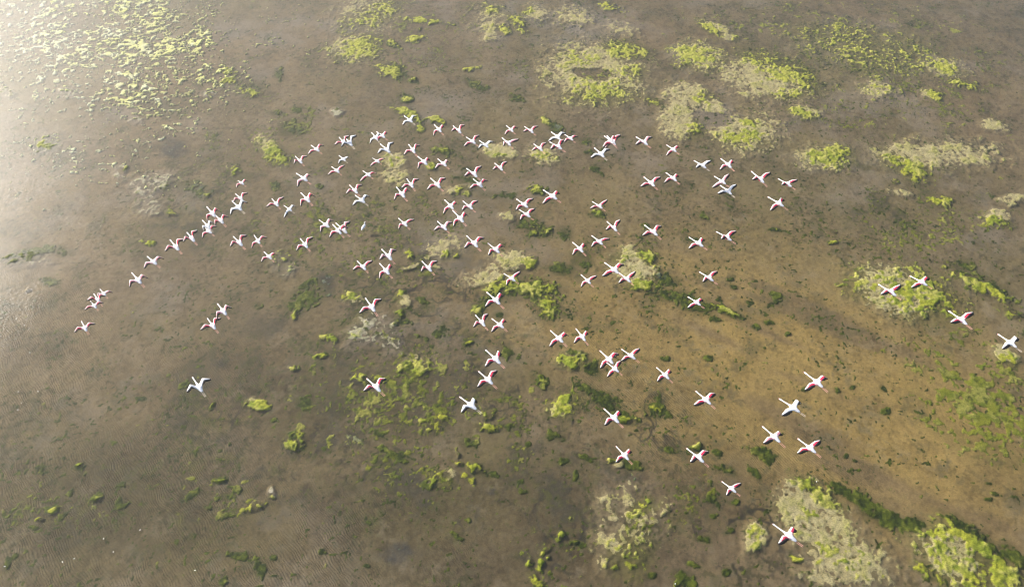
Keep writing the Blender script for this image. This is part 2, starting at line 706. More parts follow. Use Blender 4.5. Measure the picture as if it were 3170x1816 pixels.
d 2177 1664 22 14 15 1.6 75
d 2219 1400 18 9 10 1.5 0
d 2158 1382 24 12 0 1.1 76
g 2156 1380 16 10 0 1.1 76
d 2205 1590 12 9 0 1.4 0
d 2258 1638 16 8 0 1.2 0
d 2125 1590 10 8 0 1.3 0
d 2150 1745 26 11 30 1.2 0
d 2240 1772 16 14 0 1.1 0
d 2736 1273 17 12 0 1.6 0
d 2500 1208 13 7 20 1.5 0
d 2602 1203 12 10 0 1.7 0
d 2646 1197 9 7 0 1.6 0
d 2738 1200 14 10 30 1.6 0
d 2185 1105 18 8 8 1.8 0
d 2628 1408 10 9 0 1.8 0
d 2658 1428 9 7 0 1.7 0
d 3084 1525 12 8 35 1.6 0
d 3070 1490 12 6 10 1.5 0
d 3050 1540 11 6 10 1.5 0
d 2065 1105 17 10 0 1.2 0
d 2400 925 12 7 0 1.4 0
d 2268 858 14 11 0 1.5 0
d 2275 887 12 11 0 1.5 0
d 2234 922 11 9 0 1.5 0
d 2326 936 10 8 0 1.5 0
d 2396 908 14 10 0 1.4 0
d 2338 1004 13 8 5 1.6 0
d 2351 1012 9 6 0 1.6 0
d 2442 1034 7 6 0 1.6 0
d 2390 997 16 8 10 1.2 0
d 1993 693 13 9 20 1.4 0
d 2167 740 22 9 20 1.2 0
d 2140 735 16 10 0 1.1 0'''
BLOBS = [(l.split()[0],) + tuple(float(t) for t in l.split()[1:7]) + (int(l.split()[7]),)
         for l in BLOBS.strip().split('\n')]

STEP = 0.082
gx = np.arange(-112, 112, STEP, dtype=np.float32)
gy = np.arange(1.0, 118, STEP, dtype=np.float32)
nx, ny = len(gx), len(gy)
GX, GY = np.meshgrid(gx, gy)
keep = np.abs(GX) < 0.80 * (GY * 0.6018 + CAM_H * 0.7986) + 11.0       # the part of the lagoon the photo can see, and some more
vid = -np.ones(keep.shape, np.int32)
vid[keep] = np.arange(keep.sum())
X, Y = GX[keep], GY[keep]
q = keep[:-1, :-1] & keep[1:, :-1] & keep[:-1, 1:] & keep[1:, 1:]
QUADS = np.stack([vid[:-1, :-1][q], vid[:-1, 1:][q], vid[1:, 1:][q], vid[1:, :-1][q]], 1)
del GX, GY
# where each point of the lagoon lies in the photograph's layout
zc = Y * math.cos(PITCH) + CAM_H * math.sin(PITCH)
U = X / zc * F + W / 2
V = (CAM_H * math.cos(PITCH) - Y * math.sin(PITCH)) / zc * F + H / 2
pxm = F / zc
w1 = fbm(X, Y, 2.4, 1, 4, 0.6); w2 = fbm(X, Y, 2.4, 2, 4, 0.6)
UW = U + w1 * 0.55 * pxm; VW = V + w2 * 0.40 * pxm

fields = {k: np.full(len(X), -1.0, np.float32) for k in 'pgdoswh'}
matid = np.zeros(len(X), np.int32)
matf = np.full(len(X), -0.9, np.float32)
for (t, cx, cy, rx, ry, rot, st, mid) in BLOBS:
    rr = max(rx, ry) * 1.9 + 8
    idx = np.nonzero((np.abs(UW - cx) < rr) & (np.abs(VW - cy) < rr))[0]
    if not len(idx): continue
    a = R(rot); du, dv = UW[idx] - cx, VW[idx] - cy
    p = (du * math.cos(a) + dv * math.sin(a)) / rx
    r_ = (-du * math.sin(a) + dv * math.cos(a)) / ry
    f = (1.15 - np.sqrt(p * p + r_ * r_)) * 1.5
    f = np.minimum(f, 1.0)
    f = np.where(f > 0, f * st, f)
    f = np.minimum(f, st)
    fields[t][idx] = np.maximum(fields[t][idx], f)
    if mid:
        b = f > matf[idx]
        ii = idx[b]; matf[ii] = f[b]; matid[ii] = mid

n12 = fbm(X, Y, 1.3, 11, 3); n05 = fbm(X, Y, 0.6, 12, 3, 0.6); n03 = fbm(X, Y, 0.34, 13, 2)
n4 = fbm(X, Y, 4.5, 14, 3); n15 = fbm(X, Y, 16, 15, 2); n25 = fbm(X, Y, 2.2, 16, 3)
ne = fbm(X * 0.8, Y, 0.46, 17, 3, 0.75)
n02 = fbm(X, Y, 0.20, 18, 2)
grain = 0.36 * n12 + 0.50 * n05 + 0.50 * n03 + 0.30 * n02

fib = fbm(X, Y, 0.34, 61, 3, 0.6); lump = fbm(X, Y, 0.75, 62, 2)
hole = np.clip(fields['h'], 0, 1)
pf = fields['p'] - 1.3 * hole
cp = sstep(0.30, 0.85, pf * 1.05 + 0.9 * grain)
cw = sstep(0.42, 0.9, fields['w'] - 1.3 * hole + 1.1 * grain) * 0.48
cg = sstep(0.30, 0.95, fields['g'] * 0.95 + 1.45 * grain - 0.08)
cd = sstep(0.32, 0.85, fields['d'] + 1.45 * grain - 0.02)
co_ = sstep(0.0, 1.1, fields['o'] + 0.6 * grain)
cs = sstep(-0.30, 1.9, fields['s'] + 0.6 * n25 + 0.8 * grain) * (0.12 + 1.05 * sstep(-0.4, 0.6, fbm(X * 0.8 + Y * 0.5, Y - X * 0.4, 1.6, 19, 4, 0.65)))

# scattered clumps: densities painted by region
def region(cx, cy, rx, ry, rot=0):
    a = R(rot); du, dv = U - cx, V - cy
    p = (du * math.cos(a) + dv * math.sin(a)) / rx
    r_ = (-du * math.sin(a) + dv * math.cos(a)) / ry
    return np.clip(1.4 - np.sqrt(p * p + r_ * r_), 0, 1)
ry1 = np.maximum.reduce([region(190, 140, 330, 130), 0.9 * region(420, 150, 280, 200), 0.95 * region(60, 60, 300, 150), 0.8 * region(330, 20, 300, 80)])
ry2 = np.maximum.reduce([region(330, 330, 460, 190), region(540, 90, 200, 140), 0.9 * region(250, 500, 380, 180),
                         0.8 * region(600, 260, 260, 100), 0.6 * region(900, 120, 260, 120)])
cy = sstep(0.0, 0.24, ne + 0.30 * n4 - (0.86 - 0.72 * ry1 - 0.32 * ry2) + 0.0)
cy = cy * np.clip(ry1 * 3 + ry2 * 3, 0, 1)
rg = np.maximum.reduce([2.2 * region(3060, 1260, 240, 140, 25), 0.65 * region(3000, 1120, 150, 120), 0.75 * region(2870, 700, 190, 90, 15),
                        0.6 * region(2800, 330, 280, 90), 0.55 * region(2500, 60, 500, 80), 0.5 * region(3050, 500, 120, 120),
                        0.8 * region(1230, 1230, 320, 170), 0.62 * region(1330, 1420, 260, 110), 0.5 * region(640, 1540, 140, 80), 0.55 * region(150, 1560, 130, 90), 0.9 * np.clip(fields['p'], 0, 1) * 0.75, 0.5 * region(1640, 1250, 150, 80), 0.45 * region(1700, 1750, 90, 110),
                        0.55 * region(2860, 1030, 80, 60), 0.5 * region(1480, 1400, 160, 60), 0.4 * region(2020, 1600, 90, 70)])
cgs = sstep(0.0, 0.26, n05 * 0.75 + 0.4 * n03 + n12 * 0.55 + 0.15 * n4 - (0.80 - 0.50 * rg)) * np.clip(rg * 3, 0, 1)
rd = np.maximum.reduce([0.9 * region(2800, 200, 450, 200), region(2870, 690, 180, 90), 0.5 + 0 * U, 1.0 * region(120, 1540, 230, 180),
                        0.9 * region(640, 1540, 220, 130), 0.9 * region(430, 1330, 420, 160), 0.75 * region(2100, 900, 500, 160), 0.7 * region(2700, 1100, 330, 260),
                        0.8 * region(1150, 700, 500, 250), 0.85 * region(3050, 350, 150, 200), 0.7 * region(1230, 420, 300, 100)])
cds = sstep(0.0, 0.20, fbm(X, Y, 0.46, 31, 3) + 0.42 * n4 + 0.2 * n25 - (1.10 - 0.36 * rd))
cds2 = sstep(0.0, 0.25, fbm(X, Y, 0.30, 32, 2) + 0.30 * n25 + 0.1 * n15 + 0.22 * rd - 0.72) * 0.85

gz = np.maximum.reduce([region(1270, 1260, 380, 200), 0.9 * region(1330, 1440, 300, 130), 0.85 * region(1150, 720, 420, 170), 0.8 * region(900, 420, 300, 150),
                        0.7 * region(640, 1540, 220, 100), 0.8 * region(160, 1550, 170, 120), 0.9 * region(2850, 250, 420, 160), 0.8 * region(2900, 700, 260, 110),
                        0.8 * region(1700, 1730, 160, 110), 0.7 * region(1330, 130, 420, 120), 0.7 * region(2050, 1560, 180, 120), 0.8 * region(2920, 1060, 220, 90), 0.5 * region(1700, 800, 500, 150)])
cgf = sstep(0.0, 0.30, fbm(X, Y, 0.36, 33, 3, 0.6) + 0.5 * n25 + 0.35 * n4 - (0.92 - 0.60 * gz)) * np.clip(gz * 2.5 + 0.1, 0, 1)
# fine dark veins in the mud
rid = np.abs(fbm(X, Y, 3.6, 41, 4, 0.55)); rid2 = np.abs(fbm(X, Y, 1.7, 42, 4, 0.6)); rid3 = np.abs(fbm(X, Y, 6.0, 43, 5, 0.6))
vz = np.maximum.reduce([region(1700, 1630, 240, 140), 0.8 * region(1350, 900, 260, 160), 0.7 * region(1050, 1400, 250, 140),
                        0.8 * region(1500, 1200, 260, 120), 0.6 * region(560, 600, 160, 120), 0.6 * region(2250, 1680, 230, 140),
                        0.6 * region(760, 1350, 200, 100), 0.75 * region(1900, 1330, 220, 120), 0.7 * region(2400, 1600, 120, 120)])
vein = np.maximum.reduce([sstep(0.10, 0.02, rid), 0.7 * sstep(0.085, 0.015, rid2), 0.95 * sstep(0.065, 0.012, rid3)]) * np.clip(vz * 1.7 + 0.12, 0, 1) * sstep(-0.45, 0.2, n25 + 0.3 * n05)

# ---- mud colour
def mix(a, b, t): return a + (b - a) * t[:, None]
def colr(*c): return np.array(c, np.float32)
warm = np.clip(np.maximum.reduce([region(2600, 1240, 1050, 440, 24), 0.85 * region(1950, 1040, 560, 230, 15)]) / 1.25 + 0.22 * n25 * 0.6, 0, 1)
warm = warm * warm * (3 - 2 * warm)
col = np.tile(colr(0.272, 0.207, 0.106), (len(X), 1))
col = mix(col, colr(0.252, 0.207, 0.094), np.clip(0.5 + 0.9 * n15, 0, 1))
col = mix(col, colr(0.258, 0.200, 0.118), np.clip(0.4 + 0.9 * n4, 0, 1) * 0.7)
col = mix(col, colr(0.46, 0.335, 0.125), warm * 0.95)
col = mix(col, colr(0.24, 0.18, 0.115), np.clip(warm * 1.2, 0, 1) * sstep(0.1, 0.9, fbm(X * 0.5 + Y * 0.35, Y * 1.4 + X * 0.6, 3.5, 51, 3)) * 0.7)
shadez = np.maximum.reduce([region(1500, 1640, 700, 260), region(400, 1560, 520, 260), 0.9 * region(1000, 1250, 600, 200), 0.7 * region(2150, 1550, 230, 150)])
col = col * (1 - 0.42 * np.clip(shadez, 0, 1) - 0.0)[:, None]  # near side darkened: shading and weaker glare painted into the mud colour
lt = np.clip(fbm(X, Y, 5.5, 52, 3), -1, 1)
col = col * (1 + 0.15 * lt + 0.15 * n12 + 0.18 * n05 + 0.18 * n03 + 0.15 * n02)[:, None]
mott = sstep(0.15, 0.9, n25 + 0.7 * n05 + 0.3 * n03)
col = mix(col, colr(0.150, 0.135, 0.082), mott * 0.55)
pale = sstep(0.35, 1.0, fbm(X, Y, 3.0, 71, 3) + 0.6 * n05 + 0.4 * n03)
col = mix(col, colr(0.42, 0.36, 0.255), pale * 0.22)
col = mix(col, colr(0.085, 0.09, 0.022), co_ * 0.72)
col = mix(col, colr(0.045, 0.052, 0.051), np.clip(cs, 0, 1) * 0.88)
col = mix(col, colr(0.036, 0.036, 0.032), vein * 0.88)
pv = sstep(-0.5, 0.5, fields['p'] + 0.3 * n12) * np.clip(fields['p'] + 0.6, 0, 1) * (1 - np.clip(fields['h'], 0, 1))
pgr = np.clip(pv * (0.72 + 0.55 * fib + 0.45 * n02), 0, 1)
col = mix(col, colr(0.365, 0.310, 0.170), pgr * 0.80)
yg = np.clip(fields['g'] + 0.5 + 0.5 * grain, 0, 1) * np.clip(pf + 0.8, 0, 1)
col = mix(col, colr(0.30, 0.29, 0.06), yg * 0.5)
wv_ = sstep(-0.4, 0.7, fields['w'] + 0.4 * n12)
col = mix(col, colr(0.42, 0.38, 0.31), wv_ * 0.35 * (1 - np.clip(fields['h'], 0, 1)))
skyrefl = np.maximum.reduce([0.8 * region(1750, 80, 130, 60), 0.6 * region(1520, 110, 90, 40), 0.6 * region(860, 90, 160, 50), 0.5 * region(1350, 330, 120, 60), 0.6 * region(1640, 30, 120, 60)])
col = mix(col, colr(0.36, 0.33, 0.27), skyrefl * sstep(-0.6, 0.6, n25) * 0.85)  # pale cloud and sky reflections painted into the bed colour

stain = np.clip(np.maximum(fields['d'], 0.8 * fields['g']) + 0.50 + 0.8 * grain, 0, 1)
col = mix(col, colr(0.105, 0.108, 0.030), stain * 0.70)
smz = np.maximum.reduce([region(1250, 1150, 520, 300), region(800, 1330, 420, 180), 0.8 * region(1500, 1500, 500, 220), 0.8 * region(500, 1560, 420, 200), 0.8 * region(620, 640, 260, 160),
                         0.8 * region(1250, 760, 420, 140), 0.7 * region(2000, 1500, 300, 140), 0.6 * region(2750, 620, 300, 120)])
smoke = sstep(0.05, 0.95, fbm(X, Y, 4.2, 81, 4, 0.6) + 0.45 * n12 + 0.45 * n05 + 0.25 * n03) * np.clip(smz * 1.4 + 0.1, 0, 1)
col = mix(col, colr(0.085, 0.080, 0.052), smoke * 0.88 * (1 - 0.6 * warm))
fleck = sstep(0.30, 0.75, n05 + 0.5 * n02 + 0.6 * n25) * np.clip(smz * 1.2 + 0.15, 0, 1)
col = mix(col, colr(0.120, 0.125, 0.030), fleck * 0.65 * (1 - 0.6 * warm))
fl2 = sstep(0.34, 0.80, fbm(X, Y, 0.30, 83, 2) + 0.45 * n25 + 0.3 * n4 + 0.15 * np.clip(smz + rd - 0.6, 0, 1))
col = mix(col, colr(0.075, 0.076, 0.030), fl2 * 0.60 * (1 - 0.55 * warm))
fl3 = sstep(0.36, 0.85, fbm(X, Y, 0.26, 84, 2) - 0.45 * n25 + 0.3 * n15) * np.clip(1 - warm, 0, 1)
col = mix(col, colr(0.44, 0.40, 0.26), fl3 * 0.08)
film = sstep(0.20, 0.95, fbm(X, Y, 1.8, 85, 4, 0.65) + 0.5 * n4 + 0.3 * n03) * (0.25 + 0.75 * np.clip(smz + rg, 0, 1))
col = mix(col, colr(0.165, 0.160, 0.045), film * 0.50 * (1 - 0.75 * warm))
silt = sstep(0.05, 0.85, fbm(X, Y * 1.2, 7.0, 86, 4, 0.6) + 0.25 * n05) * np.clip(1.15 - shadez, 0, 1) * (1 - warm)
col = mix(col, colr(0.40, 0.345, 0.265), silt * 0.42)
col = mix(col, colr(0.150, 0.150, 0.035), region(3060, 1260, 250, 140, 25) * sstep(-0.5, 0.6, n12 + 0.6 * n05 + 0.4 * n03) * 0.75)
col = col * mix(np.tile(colr(0.590, 0.570, 0.590), (len(X), 1)), colr(0.60, 0.575, 0.50), warm)
mound = sstep(-0.35, 0.75, np.maximum.reduce([pf, 0.8 * fields['w'], 0.75 * fields['g'] - 0.1]) + 0.35 * n12 + 0.25 * n05)
zbed = -0.16 + 0.05 * n4 * (1 - mound) + 0.018 * n12 + 0.012 * n05 + mound * (0.150 + 0.016 * fib + 0.014 * n03 + 0.012 * lump)
ripz = np.maximum.reduce([region(330, 1600, 520, 330), 0.9 * region(90, 1100, 220, 250), 0.9 * region(900, 1700, 500, 160),
                          0.8 * region(2050, 1250, 300, 160, 30), 0.6 * region(2450, 1430, 300, 100, 15), 0.5 * region(620, 1150, 200, 120)])
ripple = np.clip(ripz * 1.2, 0, 1) * sstep(-0.5, 0.4, n4 + 0.3)
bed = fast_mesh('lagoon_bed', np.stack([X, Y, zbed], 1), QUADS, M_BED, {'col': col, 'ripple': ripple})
tag(bed, kind='structure')

# ---- algae: cover, thickness, colour
cov = np.maximum.reduce([cp, cg, cd, cw, cy, cgs, cds, cds2, cgf])
thick = 0.0 * X
bump = np.clip(0.50 + 0.50 * lump + 0.75 * fib, 0.02, 1.7)
thick = np.maximum.reduce([cp * (0.016 + 0.014 * bump), cg * (0.030 + 0.065 * bump), cd * (0.035 + 0.065 * bump), cw * (0.020 + 0.016 * bump),
                           cy * (0.13 + 0.045 * bump), cgs * (0.035 + 0.035 * bump), cds * (0.030 + 0.035 * bump), cds2 * (0.025 + 0.02 * bump), cgf * (0.03 + 0.03 * bump)])
def tint(c0, c1, t): return mix(np.tile(np.array(c0, np.float32), (len(X), 1)), np.array(c1, np.float32), np.clip(t, 0, 1))
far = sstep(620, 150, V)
pcol = tint((0.38, 0.325, 0.165), (0.31, 0.285, 0.09), sstep(-0.1, 0.9, lump + 0.5 * n12) * 0.7)
wcol = tint((0.44, 0.39, 0.29), (0.37, 0.35, 0.22), 0.5 + lump)
gcol = tint((0.315, 0.320, 0.030), (0.175, 0.215, 0.018), 0.5 + 0.9 * lump + 0.3 * n12)
gcol = mix(gcol, colr(0.42, 0.385, 0.10), sstep(0.10, 0.9, n12 + 0.7 * fib) * 0.75)
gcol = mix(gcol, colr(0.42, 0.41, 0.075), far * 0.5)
gcol = mix(gcol, colr(0.085, 0.105, 0.012), sstep(0.0, 0.9, -fib - 0.6 * n03 + 0.3 * n12 - 0.15) * 0.8)
dcol = tint((0.020, 0.034, 0.003), (0.080, 0.104, 0.007), 0.40 + 0.9 * fib + 0.3 * n12)
ycol = tint((0.66, 0.65, 0.24), (0.74, 0.74, 0.48), 0.4 + n12 + (330 - U) / 500)
dcol = mix(dcol, gcol * 0.75, sstep(0.30, 1.0, lump + 0.6 * n03 + 0.3 * n12) * 0.65)
wts = [(cp * (1 - 0.8 * np.clip(cg, 0, 1)), pcol), (cw, wcol), (cg * 1.3, gcol), (cd * 1.1 * (1 - 0.6 * cg), dcol), (cy * 1.5, ycol), (cgs * 1.2, gcol * 0.6 + dcol * 0.4), (cds, dcol), (cds2, dcol), (cgf, gcol * 0.45 + dcol * 0.45)]
tot = 1e-6; ac = 0
for w_, c_ in wts:
    w_ = w_ * w_ + 1e-7
    ac = ac + w_[:, None] * c_; tot = tot + w_
ac = (ac / tot[:, None] * 0.86).astype(np.float32)
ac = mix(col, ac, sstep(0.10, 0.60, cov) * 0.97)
ac = mix(ac, colr(0.16, 0.18, 0.17), np.clip(cs - 0.35, 0, 1) * 0.8)

zal = zbed - 0.008 + thick
fcov = cov[QUADS]
fsel = fcov.max(1) > 0.20
fmat = np.where((matf[QUADS[:, 0]] > -0.25), matid[QUADS[:, 0]], 0)
P3 = np.stack([X, Y, zal], 1)
MATS = {
    1: ('algae_mat', 'algae mat', 'large ring shaped straw coloured algae mat with a bare brown hole at its centre'),
    2: ('algae_mat', 'algae mat', 'yellow green algae mat on the far shallows just right of the ring shaped mat'),
    3: ('algae_mat', 'algae mat', 'wide straw coloured mat with a bright green crest, farthest of the large mats at right'),
    4: ('algae_mat', 'algae mat', 'curved straw coloured mat hooked round a brown pool, below right of the ring shaped mat'),
    5: ('algae_mat', 'algae mat', 'rounded green topped straw mat directly under the curved mat and its brown pool'),
    6: ('algae_mat', 'algae mat', 'compact bright green mat with pale upper edge, left of the long pale streak'),
    7: ('algae_mat', 'algae mat', 'long pale grey streak of algae with a green lobe at its left end'),
    8: ('algae_mat', 'algae mat', 'small oval straw coloured mat alone in the upper right shallows above the long pale streak'),
    9: ('algae_mat', 'algae mat', 'thin slanting yellow green mat high at right, nearest to the upper right corner'),
    10: ('algae_mat', 'algae mat', 'little green and straw patch lying just below the thin slanting mat at upper right'),
    11: ('algae_mat', 'algae mat', 'small bright green mat with pale top, right of the green crested wide mat'),
    12: ('algae_mat', 'algae mat', 'small slanting green and straw patch near the top edge, above the yellow green far mat'),
    13: ('algae_mat', 'algae mat', 'tiny whitish mat near the right edge, just above the end of the long pale streak'),
    14: ('algae_mat', 'algae mat', 'yellow green speckled mat at upper centre left, left of two small green clumps'),
    15: ('algae_mat', 'algae mat', 'pale mat with a yellow left rim at the top centre edge of the view'),
    16: ('algae_mat', 'algae mat', 'narrow bright green mat touching the top edge, right of centre'),
    17: ('algae_mat', 'algae mat', 'thin bright green streak of algae running sideways near the top centre'),
    18: ('algae_clump', 'algae clump', 'mixed yellow and dark green clump with a grey middle, left of centre near the top'),
    19: ('algae_clump', 'algae clump', 'slanting green clump just behind the topmost white flamingo of the flock'),
    20: ('algae_clump', 'algae clump', 'dark green sausage shaped clump lying among the upper middle flamingos'),
    21: ('algae_mat', 'algae mat', 'pale beige mat under two black and white winged flamingos at the top of the flock'),
    22: ('algae_mat', 'algae mat', 'pale beige mat just right of its twin, under three flamingos in a cluster'),
    23: ('algae_mat', 'algae mat', 'pale round mat among the upper left flamingos, at the tail of a white bird'),
    24: ('algae_clump', 'algae clump', 'solid green oval clump ahead of a lone flamingo with trailing legs, middle of the flock'),
    25: ('algae_clump', 'algae clump', 'dark green smear below two closely following flamingos in the middle of the flock'),
    26: ('algae_mat', 'algae mat', 'grey green slanting mat off the left end of the flock, beside the leading top row'),
    27: ('algae_ring', 'algae ring', 'whitish crescent ring of algae around bare mud at left'),
    28: ('algae_mat', 'algae mat', 'whitish yellow clotted mat standing alone in the far left shallows'),
    29: ('algae_clump', 'algae clump', 'grey white clump cut off by the left edge of the view'),
    30: ('algae_clump', 'algae clump', 'small grey white clump alone above the left part of the flock'),
    31: ('algae_clump', 'algae clump', 'small bright yellow green clump above the slanting line of flamingos at left'),
    32: ('algae_clump', 'algae clump', 'dark green clump in a blue grey stain, below the left part of the flock'),
    33: ('algae_mat', 'algae mat', 'small beige mat with a green fleck, left of the broad pale beige mat'),
    34: ('algae_mat', 'algae mat', 'broad pale beige mat spreading above the big branching green mat'),
    35: ('algae_clump', 'algae clump', 'small pale clump with a bright green corner, left of the big branching green mat'),
    36: ('algae_mat', 'algae mat', 'big branching green mat with ragged arms in the very middle of the view'),
    37: ('algae_clump', 'algae clump', 'dark olive algae patch stretched between the pair of flamingos and the middle right group'),
    38: ('algae_clump', 'algae clump', 'green oval clump touching the tail of one flamingo, right of the middle'),
    39: ('algae_mat', 'algae mat', 'straw coloured mound with green corners beneath two overlapping flamingos right of the middle'),
    40: ('algae_mat', 'algae mat', 'dark submerged green band trailing right from the straw coloured mound'),
    41: ('algae_clump', 'algae clump', 'solid olive green sausage shaped clump just past the end of the dark submerged band'),
    42: ('algae_clump', 'algae clump', 'round dark green clump alone below two side by side flamingos left of the tan sand'),
    43: ('algae_clump', 'algae clump', 'dark green clump on the upper edge of the whitish faded mat'),
    44: ('algae_mat', 'algae mat', 'whitish faded mat below the large flamingo with red wings at centre left'),
    45: ('algae_mat', 'algae mat', 'short thick yellow green mat with a dark tail, beside the tan sand'),
    46: ('algae_mat', 'algae mat', 'largest oval yellow green mat at the right, with two flamingos over it'),
    47: ('algae_mat', 'algae mat', 'curved green band of algae beside the largest oval mat, running to the right edge'),
    48: ('algae_mat', 'algae mat', 'small pale mat with green lower rim near the right edge, above the largest oval mat'),
    49: ('algae_mat', 'algae mat', 'small pale green mat beneath the white flamingo at the right edge'),
    50: ('algae_clump', 'algae clump', 'brightest lime green clump with a pale top, right below the lone white flamingo at left'),
    51: ('algae_clump', 'algae clump', 'patchy olive clump lower left of centre, beneath the lime green clump'),
    52: ('algae_clump', 'algae clump', 'dark green leaf shaped clump on rippled water, lower left'),
    53: ('algae_clump', 'algae clump', 'narrow upright dark green clump on rippled water, right of the leaf shaped clump'),
    54: ('algae_clump', 'algae clump', 'dark green clump with a lime coloured highlight, far lower left'),
    55: ('algae_clump', 'algae clump', 'scattered dark green tufts in a loose row, lower left of centre'),
    56: ('algae_clump', 'algae clump', 'dark brownish green bar shaped clump near the bottom edge at left'),
    57: ('algae_clump', 'algae clump', 'upright dark green clump next to the bottom bar shaped clump'),
    58: ('algae_mat', 'algae mat', 'wide grainy beige mat with small green tufts near the bottom, right of centre'),
    59: ('algae_mat', 'algae mat', 'yellow green half of the mat left of the long dark green bank, lower centre'),
    60: ('algae_mat', 'algae mat', 'long dark green bank of algae bordering the tan sand, with a flamingo over its end'),
    61: ('algae_clump', 'algae clump', 'star shaped dark green clump isolated on rippled tan sand'),
    62: ('algae_clump', 'algae clump', 'dark olive clump under a flamingo with pale algae on its left'),
    63: ('algae_clump', 'algae clump', 'jagged mid green clump in the lower middle, right of the pale lacy patch'),
    64: ('algae_clump', 'algae clump', 'pale lacy patch fringed with yellow green in the lower middle'),
    65: ('algae_clump', 'algae clump', 'bright green clump under the tail of the white flamingo in the lower middle'),
    66: ('algae_clump', 'algae clump', 'single tiny black green clump on bare mud at the bottom centre'),
    67: ('algae_clump', 'algae clump', 'flat olive green clump left of the wide grainy beige mat'),
    68: ('algae_clump', 'algae clump', 'green clump cut off by the bottom edge, left of the wide grainy beige mat'),
    69: ('algae_mat', 'algae mat', 'huge grainy beige mat in the lower right, under the nearest flamingo'),
    70: ('algae_mat', 'algae mat', 'long dark green bank slanting along the top of the huge beige mat'),
    71: ('algae_mat', 'algae mat', 'bright green striped mat filling the lower right corner'),
    72: ('algae_clump', 'algae clump', 'dark green clump at the right edge above the corner mat'),
    73: ('algae_mat', 'algae mat', 'small oval straw coloured mat left of the nearest flamingo'),
    74: ('algae_clump', 'algae clump', 'dark green caterpillar shaped clump between two flamingos on the tan sand, lower right'),
    75: ('algae_clump', 'algae clump', 'single dark green tuft between the grainy beige mat and the small oval straw mat'),
    76: ('algae_clump', 'algae clump', 'green tuft just behind the flamingo left of the caterpillar shaped clump'),
}
def sub(name, sel):
    qd = QUADS[sel]
    used, inv = np.unique(qd.ravel(), return_inverse=True)
    return fast_mesh(name, P3[used], inv.reshape(-1, 4), M_ALGAE, {'col': ac[used]})
for mid, (nm, cat, lab) in MATS.items():
    sel = fsel & (fmat == mid)
    if sel.sum() < 6: continue
    o = sub(nm, sel)
    tag(o, lab, cat, 'algae mats and clumps in the lagoon')
o = sub('scattered_algae', fsel & ~np.isin(fmat, list(MATS)))
tag(o, 'loose green and straw coloured algae scattered over the lagoon', 'algae', None, 'stuff')
del fields, P3, QUADS

# the lagoon bed beyond what the photo shows, and the water over all of it
def sheet(name, z, x0, x1, y0, y1, mat, colour=None):
    v = [(x0, y0, z), (x1, y0, z), (x1, y1, z), (x0, y1, z)]
    o = mesh_obj(name, v, [(0, 1, 2, 3)], [mat], smooth=False)
    if colour:
        a = o.data.attributes.new('col', 'FLOAT_COLOR', 'POINT')
        a.data.foreach_set('color', list(colour) * 4)
    return o
o = sheet('ground', -0.45, -600, 600, -600, 600, M_BED, (0.160, 0.118, 0.068, 1)); tag(o, kind='structure')
o = sheet('water', 0.0, -600, 600, -600, 600, M_WATER); tag(o, kind='structure')

# ---------------------------------------------------------------- flamingos
NB = 10
BODY = [  # x, half width, half height, z
    (-0.375, 0.046, 0.016, 0.010), (-0.30, 0.084, 0.042, 0.006), (-0.22, 0.104, 0.080, 0.0), (-0.14, 0.118, 0.106, 0.0),
    (-0.05, 0.126, 0.118, 0.0), (0.04, 0.122, 0.114, 0.004), (0.12, 0.100, 0.096, 0.010), (0.18, 0.066, 0.066, 0.018),
    (0.24, 0.044, 0.046, 0.020), (0.36, 0.036, 0.038, 0.012), (0.50, 0.033, 0.035, 0.000), (0.60, 0.034, 0.036, -0.006),
    (0.65, 0.044, 0.046, -0.004), (0.70, 0.046, 0.047, -0.008), (0.735, 0.030, 0.030, -0.016)]
WA = 3                                    # the wing grows from the body between stations WA and WA+3
VT = (0.0, 0.16, 0.40, 0.68, 1.0)         # positions across the wing, leading to trailing edge

